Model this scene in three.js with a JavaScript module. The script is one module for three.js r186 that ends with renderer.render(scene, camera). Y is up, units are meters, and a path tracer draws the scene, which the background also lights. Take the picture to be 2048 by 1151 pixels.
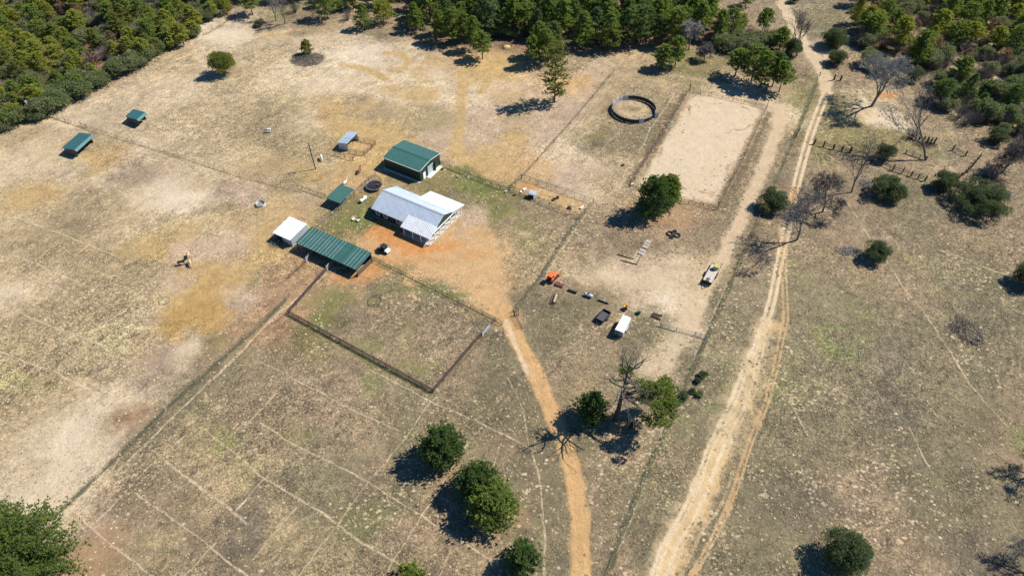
import * as THREE from 'three';
import { Sky } from 'three/addons/objects/Sky.js';
import { mergeGeometries } from 'three/addons/utils/BufferGeometryUtils.js';
import { MarchingCubes } from 'three/addons/objects/MarchingCubes.js';

// ---------------------------------------------------------------- camera, sky, sun, exposure
const scene = new THREE.Scene();
const LENS = 1400, PITCH = 46.5 * Math.PI / 180, EYE = 122;        // focal length in photo pixels (2048 wide), tilt below the horizon, drone height
const camera = new THREE.PerspectiveCamera(2 * Math.atan(575.5 / LENS) * 180 / Math.PI, 2048 / 1151, 1, 6000);
camera.position.set(0, EYE, 0);
camera.lookAt(0, EYE - Math.sin(PITCH) * 100, -Math.cos(PITCH) * 100);
const renderer = new THREE.WebGLRenderer();
renderer.toneMapping = THREE.LinearToneMapping;
renderer.toneMappingExposure = 1.46;
renderer.shadowMap.enabled = true;
const SUN = new THREE.Vector3(0.84, 1, -0.25).normalize();
const sky = new Sky();
sky.name = 'sky'; sky.userData.kind = 'structure'; sky.scale.setScalar(5000);
const su = sky.material.uniforms;
su.sunPosition.value.copy(SUN); su.turbidity.value = 2; su.rayleigh.value = 1; su.mieCoefficient.value = 0.003; su.cloudCoverage.value = 0; su.cloudDensity.value = 0;
scene.add(sky);
scene.environmentIntensity = 0.125;
const sun = new THREE.DirectionalLight(new THREE.Color(1, 0.94, 0.83), 5);
sun.position.set(0, 0, -150).addScaledVector(SUN, 400); sun.target.position.set(0, 0, -150);
sun.castShadow = true; sun.shadow.mapSize.set(4096, 4096);
Object.assign(sun.shadow.camera, { left: -230, right: 230, top: 200, bottom: -200, near: 1, far: 900 });
scene.add(sun, sun.target);

// ---------------------------------------------------------------- helpers
let seed = 12345;
const srand = (s) => { seed = s >>> 0; };
const rnd = () => { seed = (seed + 0x6D2B79F5) >>> 0; let t = seed; t = Math.imul(t ^ (t >>> 15), t | 1); t ^= t + Math.imul(t ^ (t >>> 7), t | 61); return ((t ^ (t >>> 14)) >>> 0) / 4294967296; };
const rr = (a, b) => a + (b - a) * rnd();
const pick = (a) => a[Math.floor(rnd() * a.length)];
const V = (x, y, z) => new THREE.Vector3(x, y, z);
const cP = Math.cos(PITCH), sP = Math.sin(PITCH);
// the point of the plane y = h on the sight line through picture position (px, py)
function P(px, py, h = 0) {
  const x = (px - 1024) / LENS, y = -(py - 575.5) / LENS, dy = y * cP - sP, t = (EYE - h) / -dy;
  return V(x * t, h, -(cP + y * sP) * t);
}
const lin = (c) => { c /= 255; return c <= 0.04045 ? c / 12.92 : ((c + 0.055) / 1.055) ** 2.4; };
const GAIN = 1.62;                                                   // how bright a white, level, sunlit surface comes out of the exposure above
const alb = (r, g, b, k = 1) => new THREE.Color().setRGB(Math.min(0.85, lin(r) / GAIN * k), Math.min(0.85, lin(g) / GAIN * k), Math.min(0.85, lin(b) / GAIN * k));
const mat = (r, g, b, o = {}) => new THREE.MeshStandardMaterial({ color: new THREE.Color().setRGB(r, g, b), roughness: 0.8, metalness: 0, side: THREE.DoubleSide, ...o });

const taken = new Map();
function numbered(name) { const n = taken.get(name) || 0; taken.set(name, n + 1); return n ? name + '_' + String(n).padStart(3, '0') : name; }
function tag(o, label, category, group, kind) {
  if (label) o.userData.label = label;
  if (category) o.userData.category = category;
  if (group) o.userData.group = group;
  if (kind) o.userData.kind = kind;
  return o;
}
function shade(o) { o.castShadow = true; o.receiveShadow = true; return o; }
function thing(name, label, category, pos = [0, 0, 0], turn = 0, group) {
  const o = new THREE.Group(); o.name = numbered(name); o.position.set(...(pos.isVector3 ? pos.toArray() : pos)); o.rotation.y = turn;
  scene.add(o); return tag(o, label, category, group);
}
function part(parent, name, geos, material) {
  const g = Array.isArray(geos) ? (geos.length > 1 ? mergeGeometries(geos.map(bare)) : geos[0]) : geos;
  const m = shade(new THREE.Mesh(g, material)); m.name = name; parent.add(m); return m;
}
function solo(name, geos, material, label, category, pos, turn = 0, group) {
  const m = part(scene, numbered(name), geos, material); if (pos) m.position.copy(pos.isVector3 ? pos : V(...pos)); m.rotation.y = turn; return tag(m, label, category, group);
}
const bare = (g) => { const n = g.index ? g.toNonIndexed() : g.clone(); for (const k of Object.keys(n.attributes)) if (!['position', 'normal'].includes(k)) n.deleteAttribute(k); if (!n.attributes.normal) n.computeVertexNormals(); return n; };
const box = (sx, sy, sz, x = 0, y = 0, z = 0, ry = 0, rx = 0, rz = 0) => { const g = new THREE.BoxGeometry(sx, sy, sz); if (rx || ry || rz) g.applyMatrix4(new THREE.Matrix4().makeRotationFromEuler(new THREE.Euler(rx, ry, rz))); g.translate(x, y, z); return g; };
const UPV = V(0, 1, 0);
function rod(a, b, ra, rb = ra, n = 6) {
  const d = b.clone().sub(a), g = new THREE.CylinderGeometry(rb, ra, d.length(), n, 1);
  g.translate(0, d.length() / 2, 0); g.applyQuaternion(new THREE.Quaternion().setFromUnitVectors(UPV, d.clone().normalize())); g.translate(a.x, a.y, a.z); return g;
}
const lathe = (pts, n = 16) => new THREE.LatheGeometry(pts.map(([x, y]) => new THREE.Vector2(x, y)), n);
const torus = (R, r, x, y, z, flat = true, n = 20, m = 8) => { const g = new THREE.TorusGeometry(R, r, m, n); if (flat) g.rotateX(Math.PI / 2); g.translate(x, y, z); return g; };
// prism with a convex outline in x,y and depth along z
function prism(outline, depth, z0 = -depth / 2, bevel = 0) {
  const s = new THREE.Shape(outline.map(([x, y]) => new THREE.Vector2(x, y)));
  const g = new THREE.ExtrudeGeometry(s, { depth: depth - 2 * bevel, bevelEnabled: bevel > 0, bevelSize: bevel, bevelThickness: bevel, bevelSegments: 2, bevelOffset: -bevel });
  g.translate(0, 0, z0 + bevel); return g;
}
// four-cornered sheet a-b-c-d (a-b along the eave, d-c along the ridge) with raised ribs running from eave to ridge, and an underside
function ribbed(a, b, c, d, pitch, rise, thick = 0.04, ribW = 0.06) {
  const L = a.distanceTo(b), n = Math.max(1, Math.round(L / pitch)), us = [[0, 0]];
  for (let i = 0; i < n; i++) { const m = (i + 0.5) / n, w = ribW / L; us.push([m - w, 0], [m - w * 0.5, rise], [m + w * 0.5, rise], [m + w, 0]); }
  us.push([1, 0]);
  const N = b.clone().sub(a).cross(d.clone().sub(a)).normalize(); if (N.y < 0) N.negate();
  const slope = a.distanceTo(d), uv = [], uvq = (u0, u1) => uv.push(u0 * L, 0, u1 * L, 0, u1 * L, slope, u0 * L, 0, u1 * L, slope, u0 * L, slope);
  const pos = [], tri = (p, q, r) => pos.push(p.x, p.y, p.z, q.x, q.y, q.z, r.x, r.y, r.z);
  const at = (u, v, h) => a.clone().lerp(b, u).lerp(d.clone().lerp(c, u), v).addScaledVector(N, h);
  for (let i = 0; i + 1 < us.length; i++) {
    const [u0, h0] = us[i], [u1, h1] = us[i + 1];
    const p = at(u0, 0, h0), q = at(u1, 0, h1), r = at(u1, 1, h1), s = at(u0, 1, h0);
    tri(p, q, r); tri(p, r, s); uvq(u0, u1);
    const P0 = at(u0, 0, -thick), Q0 = at(u1, 0, -thick), R0 = at(u1, 1, -thick), S0 = at(u0, 1, -thick);
    tri(P0, R0, Q0); tri(P0, S0, R0); tri(p, P0, Q0); tri(p, Q0, q); tri(s, r, R0); tri(s, R0, S0); for (let k = 0; k < 18; k++) uv.push(u0 * L, k % 2);
  }
  for (const u of [0, 1]) { const p = at(u, 0, 0), q = at(u, 1, 0), r = at(u, 1, -thick), s = at(u, 0, -thick); tri(p, q, r); tri(p, r, s); for (let k = 0; k < 6; k++) uv.push(u * L, k % 2); }
  const g = new THREE.BufferGeometry(); g.setAttribute('position', new THREE.Float32BufferAttribute(pos, 3)); g.setAttribute('uv', new THREE.Float32BufferAttribute(uv, 2)); g.computeVertexNormals(); return g;
}
// loose triangles
class Tris {
  constructor() { this.p = []; }
  tri(a, b, c) { this.p.push(a.x, a.y, a.z, b.x, b.y, b.z, c.x, c.y, c.z); }
  limb(a, b, ra, rb, n = 4) {
    const d = b.clone().sub(a).normalize(), s = Math.abs(d.y) < 0.9 ? UPV.clone().cross(d).normalize() : V(1, 0, 0).cross(d).normalize(), t = d.clone().cross(s), A = [], B = [];
    for (let i = 0; i < n; i++) { const w = i / n * Math.PI * 2, o = s.clone().multiplyScalar(Math.cos(w)).addScaledVector(t, Math.sin(w)); A.push(a.clone().addScaledVector(o, ra)); B.push(b.clone().addScaledVector(o, rb)); }
    for (let i = 0; i < n; i++) { const j = (i + 1) % n; this.tri(A[i], A[j], B[j]); if (rb > 0.001) this.tri(A[i], B[j], B[i]); }
  }
  geo() { const g = new THREE.BufferGeometry(); g.setAttribute('position', new THREE.Float32BufferAttribute(this.p, 3)); g.computeVertexNormals(); return g; }
}
// tileable fractal noise in 0..1, looked up with wrapping
function noiseTable(n, cell, octaves, s) {
  srand(s); const out = new Float32Array(n * n); let amp = 1, tot = 0;
  for (let o = 0, c = cell; o < octaves && c >= 1; o++, c /= 2) {
    const m = Math.round(n / c), grid = Float32Array.from({ length: m * m }, rnd);
    for (let y = 0; y < n; y++) for (let x = 0; x < n; x++) {
      const fx = x / c, fy = y / c, x0 = fx | 0, y0 = fy | 0; let tx = fx - x0, ty = fy - y0; tx = tx * tx * (3 - 2 * tx); ty = ty * ty * (3 - 2 * ty);
      const a = grid[(y0 % m) * m + x0 % m], b = grid[(y0 % m) * m + (x0 + 1) % m], d = grid[((y0 + 1) % m) * m + x0 % m], e = grid[((y0 + 1) % m) * m + (x0 + 1) % m];
      out[y * n + x] += amp * (a + (b - a) * tx + (d - a + (a - b - d + e) * tx) * ty);
    }
    tot += amp; amp *= 0.62;
  }
  let lo = 1e9, hi = -1e9; for (const v of out) { lo = Math.min(lo, v); hi = Math.max(hi, v); }
  return out.map((v) => (v - lo) / (hi - lo));
}
const NN = 1024, NA = noiseTable(NN, 128, 8, 11), NB = noiseTable(NN, 32, 6, 22), NC = noiseTable(NN, 8, 4, 33);
const smp = (t, x, y) => { x -= Math.floor(x / NN) * NN; y -= Math.floor(y / NN) * NN; const x0 = x | 0, y0 = y | 0, u = x - x0, v = y - y0, x1 = (x0 + 1) & (NN - 1), y1 = (y0 + 1) & (NN - 1); const a = t[(y0 & 1023) * NN + (x0 & 1023)], b = t[(y0 & 1023) * NN + x1], c = t[y1 * NN + (x0 & 1023)], d = t[y1 * NN + x1]; return a + (b - a) * u + (c - a + (a - b - c + d) * u) * v; };
// ---------------------------------------------------------------- the ground: soil, sand, grass and tracks, drawn in metres
const GX0 = -206, GZ0 = -276, RES = 0.1, GW = 4096, GH = 2352;       // 409.6 x 235.2 m at 10 cm
// colours of sand, clay, straw and turf
const KEY = {
  c: [218, 194, 158], s: [202, 178, 138], o: [176, 154, 116], y: [203, 170, 114], g: [196, 158, 94], p: [204, 177, 148], b: [160, 138, 108], d: [138, 125, 95],
  k: [126, 113, 91], n: [140, 128, 82], e: [124, 130, 66], r: [214, 150, 88], t: [214, 174, 124], w: [232, 211, 180], f: [138, 108, 84], a: [178, 144, 108], h: [178, 154, 128],
};
// hand-listed soil and turf types (no image is read): where a type is found, given as a sight line that P() drops onto the ground, and the key of its colour in even light
const SURVEY = `60 270 s,150 235 c,200 290 s,300 190 c,340 240 s,400 60 w,450 70 w,420 110 c,500 110 s,560 60 c,350 120 s,480 160 s,560 150 c,620 80 c,650 150 c,700 110 w,740 90 w,800 90 c,850 62 b,760 64 b,
560 200 s,500 250 o,620 230 c,560 270 o,480 300 s,380 250 s,300 280 c,330 200 c,250 250 c,130 330 c,180 320 y,210 315 y,700 200 o,660 215 y,720 160 c,750 230 o,790 190 c,840 165 c,900 195 c,870 240 o,830 255 o,900 270 p,950 180 c,985 130 y,1000 200 p,960 220 p,
1000 270 p,1040 230 o,1020 275 y,940 290 p,880 290 p,640 290 o,700 250 y,760 270 y,740 310 y,690 330 y,640 330 s,600 300 o,560 320 o,600 350 y,670 350 t,720 370 t,590 380 s,1080 250 p,1100 300 c,1060 320 t,1000 330 t,960 320 y,920 310 y,1140 220 p,1150 170 t,1200 150 p,1140 130 b,
30 330 c,60 380 y,30 420 s,100 350 c,200 350 c,250 345 h,180 400 o,120 440 o,60 500 o,30 570 s,20 580 c,150 520 o,250 450 s,300 400 c,350 390 w,400 375 c,330 440 s,380 450 s,430 340 s,450 370 h,400 360 c,480 370 p,500 410 s,440 420 o,350 460 y,290 500 y,350 490 p,420 480 p,460 490 p,540 440 y,520 500 y,
480 530 y,400 560 y,440 560 y,380 620 g,430 630 g,350 640 g,460 600 p,470 570 p,500 550 o,540 540 a,340 560 p,320 590 c,260 540 o,280 600 s,200 600 o,150 640 o,100 700 o,50 650 o,50 750 o,150 750 o,220 680 s,260 720 s,310 740 h,330 700 h,380 690 c,360 715 c,320 735 h,290 780 c,240 790 c,200 830 c,150 870 w,100 860 s,
50 850 s,60 920 c,30 990 w,120 960 c,200 900 c,270 830 a,300 800 s,540 590 a,570 615 a,500 640 a,450 700 b,400 760 d,300 880 d,400 810 d,480 720 d,420 850 o,380 880 o,500 880 b,450 950 o,350 980 b,250 980 b,200 1040 h,300 1060 o,400 1060 b,480 1060 k,250 1120 b,180 1100 a,550 1050 o,600 980 d,650 860 d,600 800 b,550 760 b,650 750 b,
700 820 b,750 900 b,720 960 k,700 1050 d,800 1060 b,800 980 d,900 1090 b,650 1120 o,850 1120 b,950 1100 b,780 830 d,950 820 d,1000 760 d,1000 700 d,1050 850 d,1040 950 d,1060 1050 d,1030 880 b,1100 1100 d,1080 1000 d,680 590 n,640 640 n,700 620 d,720 560 a,670 556 a,800 620 b,760 680 b,850 690 b,900 650 b,950 660 k,840 740 d,900 700 b,
780 570 d,880 600 d,600 570 a,630 590 a,700 440 n,665 450 n,720 400 e,680 478 t,740 480 t,735 452 n,800 480 r,840 500 r,775 462 r,880 495 t,900 470 t,925 450 p,960 430 p,920 350 n,950 370 e,990 400 n,1000 430 n,1010 450 o,985 470 t,1010 500 t,960 530 t,1045 500 o,1080 470 o,1100 440 b,1120 420 b,1060 420 b,860 368 n,825 372 o,900 392 d,745 400 n,
860 530 t,920 570 t,980 600 t,1100 560 b,1060 600 d,1100 620 d,1150 620 d,1200 600 b,1150 540 s,1180 500 b,1200 440 b,1150 470 b,1250 470 b,1300 490 b,1230 550 c,1300 570 c,1350 555 c,1330 600 w,1270 565 p,1380 600 c,1400 560 s,1420 490 b,1380 460 b,1340 440 a,1310 432 a,1200 380 s,1150 380 c,1120 340 p,1180 330 p,1200 270 d,1230 290 o,1250 220 o,
1180 250 s,1150 300 c,1240 340 s,1290 270 d,1250 330 o,1240 160 o,1290 150 o,1330 180 o,1400 140 n,1450 170 c,1260 700 d,1200 700 b,1150 680 b,1100 680 d,1300 720 s,1300 660 d,1360 650 c,1330 760 h,1150 750 b,1100 750 b,1380 720 d,1340 820 d,1280 800 b,1250 900 b,1200 980 b,1240 1020 d,1180 880 d,1220 1100 b,1280 950 d,1480 400 b,1500 350 b,1540 280 o,1560 230 c,
1580 300 b,1500 430 b,1450 500 b,1440 600 d,1470 640 d,1400 800 d,1430 900 d,1350 1000 d,1290 1080 d,1560 380 b,1620 200 n,1640 300 n,1600 350 b,1620 100 c,1560 100 b,1530 30 b,1640 30 d,1670 60 d,1690 130 b,1720 160 b,1780 190 s,1750 232 w,1820 210 b,1850 235 b,1800 270 n,1740 280 n,1700 270 n,1700 320 b,1750 350 b,1800 320 b,1880 320 b,1850 285 d,1950 330 b,
2000 300 b,1900 255 b,2000 430 b,1700 450 b,1750 450 b,1650 400 b,1650 500 b,1700 550 b,1800 450 d,1850 400 d,1900 450 b,2020 500 b,1900 550 d,1800 580 b,1700 620 d,1620 600 d,1600 680 d,1650 750 d,1750 700 k,1850 650 d,2000 620 d,1950 750 d,2020 800 b,2000 870 b,1850 800 d,1750 820 k,1650 850 d,1550 880 d,1600 1000 k,1700 1000 b,1500 1050 d,1800 950 d,
1900 1000 d,2000 1000 d,1750 1100 b,1600 1120 d,1950 1100 k,1450 1120 d,100 60 f,250 60 f,400 20 f,60 160 f,200 110 f,320 60 f,600 20 b,900 30 f,1000 60 f,1100 20 f,1200 60 f,1300 40 f,1420 60 f,1480 30 b,1760 60 f,1900 60 b,2020 100 b,1900 150 b,1980 200 b,2040 220 b,1850 180 b,560 35 b,600 55 b,1520 110 f`
  .split(/[,\n]+/).map((s) => s.trim()).filter(Boolean).map((s) => { const [x, y, k] = s.split(' '); const q = P(+x, +y); return [q.x, q.z, ...KEY[k], 'bdk'.includes(k) ? 1 : 'on'.includes(k) ? 0.5 : k === 's' || k === 'h' ? 0.25 : 0.06, 'cwtrgyp'.includes(k) ? 0.55 : 1]; });
// a coarse field, 2 m apart, of colour, pale tuft density and unevenness
const CS = 2, CW = Math.ceil(GW * RES / CS) + 2, CH = Math.ceil(GH * RES / CS) + 2, FLD = Array.from({ length: 5 }, () => new Float32Array(CW * CH));
for (let j = 0; j < CH; j++) for (let i = 0; i < CW; i++) {
  const x = GX0 + i * CS, z = GZ0 + j * CS, s = [0, 0, 0, 0, 0]; let tw = 0;
  for (const c of SURVEY) { const dx = x - c[0], dz = (z - c[1]) * 0.85, w = 1 / (dx * dx + dz * dz + 2) ** 2; tw += w; for (let k = 0; k < 5; k++) s[k] += w * c[2 + k]; }
  for (let k = 0; k < 5; k++) FLD[k][j * CW + i] = s[k] / tw;
}
const fld = (k, x, z) => { const fx = Math.min(CW - 1.01, Math.max(0, (x - GX0) / CS)), fz = Math.min(CH - 1.01, Math.max(0, (z - GZ0) / CS)), i = fx | 0, j = fz | 0, u = fx - i, v = fz - j, t = FLD[k], o = j * CW + i; return (t[o] * (1 - u) + t[o + 1] * u) * (1 - v) + (t[o + CW] * (1 - u) + t[o + CW + 1] * u) * v; };
const SOIL = new Float32Array(GW * GH * 3), cl = (v, a, b) => v < a ? a : v > b ? b : v;
const inView = (x, z, more = 22) => Math.abs(x) < 0.7315 * (-z * cP + EYE * sP) + more;
for (let j = 0; j < GH; j++) {
  const z = GZ0 + j * RES;
  for (let i = 0; i < GW; i++) {
    const x = GX0 + i * RES;
    if (!inView(x, z)) { const L = 0.8 + 0.25 * smp(NB, x * 13 + 90, z * 13) + 0.16 * smp(NC, x * 52, z * 61), o = (j * GW + i) * 3; for (let k = 0; k < 3; k++) SOIL[o + k] = fld(k, x, z) * L; continue; }
    const wx = (smp(NA, x * 5 + 300, z * 5) - 0.5) * 14 + (smp(NB, x * 9, z * 9 + 77) - 0.5) * 6, wz = (smp(NA, x * 5, z * 5 + 512) - 0.5) * 14 + (smp(NB, x * 9 + 400, z * 9) - 0.5) * 6;
    const X = x + wx, Z = z + wz, m = fld(4, X, Z), o = (j * GW + i) * 3;
    const big = smp(NA, x * 3.1, z * 3.1 + 200) - 0.5, mid = smp(NB, x * 13 + 90, z * 13) - 0.5, tuft = smp(NB, x * 41, z * 47 + 33) - 0.5, fine = smp(NC, x * 52 + 10, z * 61) - 0.5, grit = smp(NC, x * 27 + 400, z * 24 + 90) - 0.5, amp = 0.35 + 1.5 * cl(smp(NA, x * 5.3 + 610, z * 5.3 + 30) - 0.1, 0, 0.9), st = smp(NB, (x + z * 0.6) * 30, (z - x * 0.6) * 9) - 0.5;
    let L = 1 + (0.3 + 0.7 * m) * cl(0.26 * big + 0.34 * mid + amp * (0.3 * tuft + 1.25 * fine + 0.55 * grit + 0.3 * st), -0.5, 0.5);
    const gr = cl((smp(NA, x * 6.3 + 700, z * 6.3 + 100) - 0.58) * 5, 0, 1) * cl(mid * 3 + 0.6, 0, 1) * fld(3, X, Z);           // sparse green in the worn turf
    const pale = cl((smp(NA, x * 8.7 + 100, z * 8.7 + 610) - 0.62) * 4, 0, 1) * fld(3, X, Z);                                    // washed-out straw
    const dk = cl((smp(NA, x * 7.1 + 20, z * 7.1 + 840) - 0.6) * 4, 0, 1) * m * 0.16; L *= 1 - dk * (0.6 + tuft);
    SOIL[o] = fld(0, X, Z) * L * (1 - 0.13 * gr) + pale * 10; SOIL[o + 1] = fld(1, X, Z) * L * (1 + 0.0 * gr) + pale * 8; SOIL[o + 2] = fld(2, X, Z) * L * (1 - 0.22 * gr) + pale * 5;
  }
}
// blend a colour over the part of the ground where cover(x, z) > 0
function over(x0, x1, z0, z1, cover, col, grain = 0.12) {
  const i0 = Math.max(0, Math.floor((x0 - GX0) / RES)), i1 = Math.min(GW - 1, Math.ceil((x1 - GX0) / RES)), j0 = Math.max(0, Math.floor((z0 - GZ0) / RES)), j1 = Math.min(GH - 1, Math.ceil((z1 - GZ0) / RES));
  for (let j = j0; j <= j1; j++) for (let i = i0; i <= i1; i++) {
    const x = GX0 + i * RES, z = GZ0 + j * RES, a = cover(x, z); if (a <= 0) continue;
    const o = (j * GW + i) * 3, g = 1 + grain * 2 * (smp(NC, x * 31, z * 37) - 0.5) + grain * 1.6 * (smp(NB, x * 23 + 50, z * 19) - 0.5);
    for (let k = 0; k < 3; k++) SOIL[o + k] += (col[k] * g - SOIL[o + k]) * Math.min(1, a);
  }
}
// a worn line through photo points; width in metres, ragged edges
function trail(pts, w, col, strength = 1, rag = 0.5, soft = 0.35, grain = 0.1, wander = 0, gaps = 0) {
  const q = pts.map(([x, y]) => P(x, y));
  for (let s = 0; s + 1 < q.length; s++) {
    const a = q[s], b = q[s + 1], dx = b.x - a.x, dz = b.z - a.z, l2 = dx * dx + dz * dz, m = w * (1 + rag) + 1 + wander;
    over(Math.min(a.x, b.x) - m, Math.max(a.x, b.x) + m, Math.min(a.z, b.z) - m, Math.max(a.z, b.z) + m, (X, Z) => {
      const x = X + (wander ? wander * 4 * (smp(NA, X * 9 + 60, Z * 9) - 0.5) : 0), z = Z + (wander ? wander * 4 * (smp(NA, X * 9, Z * 9 + 300) - 0.5) : 0);
      let t = ((x - a.x) * dx + (z - a.z) * dz) / l2; if ((t < 0 && s > 0) || t > 1) { if (t > 1 && s + 2 < q.length && t < 1 + 0.5 * w / Math.sqrt(l2)) t = 1; else if (t < 0 && s > 0) return 0; else t = cl(t, 0, 1); }
      t = cl(t, 0, 1);
      const d = Math.hypot(x - a.x - t * dx, z - a.z - t * dz) / (w / 2) + rag * 2.2 * (smp(NB, x * 11, z * 11) - 0.5) + rag * 0.9 * (smp(NC, x * 17, z * 17) - 0.5);
      return strength * (gaps ? cl((smp(NA, X * 13 + 77, Z * 13) - 0.22 - 0.3 * gaps) * 5, 0.12, 1) : 1) * cl((1 - d) / soft, 0, 1);
    }, col, grain);
  }
}
// ragged patch: centre in photo pixels, half axes in metres
function patch(px, py, rx, rz, col, strength = 1, rag = 0.6, soft = 0.4, grain = 0.14) {
  const c = P(px, py), m = 1.7;
  over(c.x - rx * m, c.x + rx * m, c.z - rz * m, c.z + rz * m, (x, z) => {
    const d = Math.hypot((x - c.x) / rx, (z - c.z) / rz) + rag * 2 * (smp(NA, x * 14 + 31, z * 14) - 0.5) + rag * 0.8 * (smp(NB, x * 22, z * 22 + 9) - 0.5);
    return strength * cl((1 - d) / soft, 0, 1);
  }, col, grain);
}
const inPoly = (x, z, q) => { let r = false; for (let i = 0, j = q.length - 1; i < q.length; j = i++) if ((q[i].z > z) !== (q[j].z > z) && x < (q[j].x - q[i].x) * (z - q[i].z) / (q[j].z - q[i].z) + q[i].x) r = !r; return r; };
const edgeDist = (x, z, q) => { let m = 1e9; for (let i = 0, j = q.length - 1; i < q.length; j = i++) { const dx = q[i].x - q[j].x, dz = q[i].z - q[j].z, t = cl(((x - q[j].x) * dx + (z - q[j].z) * dz) / (dx * dx + dz * dz), 0, 1); m = Math.min(m, Math.hypot(x - q[j].x - t * dx, z - q[j].z - t * dz)); } return m; };
function field(pts, col, strength = 1, soft = 1.5, rag = 1.2, grain = 0.1) {
  const q = pts.map(([x, y]) => P(x, y)), xs = q.map((p) => p.x), zs = q.map((p) => p.z);
  over(Math.min(...xs) - 2, Math.max(...xs) + 2, Math.min(...zs) - 2, Math.max(...zs) + 2, (x, z) => { const d = (inPoly(x, z, q) ? 1 : -1) * edgeDist(x, z, q) + rag * 2 * (smp(NB, x * 9, z * 9) - 0.5); return strength * cl(d / soft, 0, 1); }, col, grain);
}
const K = KEY, mix = (a, b, t) => a.map((v, i) => v + (b[i] - v) * t);

// straw and hay that horses have scattered
for (const [pts, w] of [[[[771, 105], [803, 107], [818, 120], [809, 135], [783, 141]], 3.4], [[[683, 129], [724, 135], [747, 143], [771, 158]], 4], [[[926, 158], [922, 210], [918, 262], [905, 300]], 4.6], [[[979, 162], [958, 184]], 4], [[[840, 140], [850, 160]], 6]]) trail(pts, w, K.y, 0.9, 0.5, 0.6, 0.16);
for (const [x, y, a, b, s] of [[870, 122, 5, 4, 0.8], [841, 150, 4.5, 4, 0.8], [940, 150, 6.5, 5, 0.85], [783, 180, 4, 3, 0.9], [832, 186, 8.5, 6, 0.9], [1028, 276, 4.5, 4, 0.9], [1002, 187, 7, 6, 0.6], [994, 122, 7, 7, 0.7], [730, 212, 6, 4.5, 0.8], [650, 212, 4, 3.5, 0.7], [690, 245, 6, 6, 0.5], [720, 265, 8, 5, 0.7], [770, 262, 8, 7, 0.7], [800, 280, 6, 4, 0.6], [950, 300, 8, 4, 0.6], [1000, 295, 5, 3, 0.5], [690, 345, 7, 5, 0.6], [600, 335, 8, 6, 0.4], [1130, 170, 6, 5, 0.6], [985, 330, 8, 3, 0.5], [520, 330, 8, 7, 0.35], [180, 312, 5, 4, 0.8], [215, 305, 4, 3, 0.6], [290, 268, 3, 2, 0.5], [70, 385, 9, 7, 0.5], [30, 410, 6, 6, 0.5], [548, 68, 10, 2.6, 0.8], [600, 58, 7, 2.2, 0.8], [655, 50, 6, 2, 0.6],
  [392, 610, 8.5, 7.5, 0.95], [430, 575, 8, 6, 0.6], [350, 630, 5, 5, 0.9], [440, 620, 6, 6, 0.85], [475, 545, 6, 5, 0.6], [395, 545, 6, 4, 0.5], [270, 500, 5, 4, 0.6], [300, 480, 5, 3, 0.5], [545, 430, 6, 7, 0.6], [520, 470, 6, 6, 0.45], [560, 400, 6, 5, 0.5], [470, 440, 8, 6, 0.3], [350, 462, 8, 4, 0.4]]) patch(x, y, a, b, y > 530 && x < 470 ? K.g : K.y, s * 0.85, 0.7, 0.6, 0.2);
// paler and darker sand
for (const [x, y, a, b, k, s] of [[455, 72, 12, 5, 'w', 0.8], [700, 105, 12, 6, 'w', 0.6], [650, 165, 14, 8, 'w', 0.4], [860, 150, 8, 5, 'w', 0.5], [330, 385, 10, 8, 'w', 0.5], [390, 400, 9, 5, 'w', 0.5], [270, 350, 8, 5, 'h', 0.5], [20, 578, 4, 3, 'w', 0.6], [340, 705, 7, 4, 'h', 0.5], [310, 738, 7, 5, 'h', 0.5], [375, 695, 4, 3, 'w', 0.5], [150, 880, 12, 8, 'w', 0.6], [110, 985, 10, 6, 'w', 0.5], [240, 800, 10, 4, 'w', 0.4], [440, 485, 10, 3.5, 'p', 0.6], [355, 570, 4, 4, 'p', 0.6], [460, 585, 5, 4, 'p', 0.6], [875, 245, 9, 10, 'o', 0.6], [790, 230, 9, 4, 'o', 0.6], [1030, 232, 6, 5, 'o', 0.5], [400, 365, 8, 4, 'o', 0.4], [310, 640, 3, 2.6, 'h', 0.4],
  [1340, 590, 7, 5, 'w', 0.8], [1300, 560, 8, 4, 'c', 0.7], [1240, 555, 7, 3, 'c', 0.7], [1390, 545, 5, 5, 'c', 0.5], [1310, 725, 5, 5, 'c', 0.7], [1290, 740, 4, 3, 'c', 0.4], [1340, 700, 4, 5, 'c', 0.7], [1750, 232, 7, 5, 'w', 0.8], [1785, 190, 5, 2.6, 'r', 0.9], [1730, 225, 6, 4, 't', 0.5], [1800, 245, 7, 3, 'c', 0.5], [1770, 215, 4, 3, 'k', 0.5], [1815, 200, 5, 4, 'k', 0.5]]) patch(x, y, a, b, K[k], s, 0.7, 0.8, 0.12);
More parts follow.
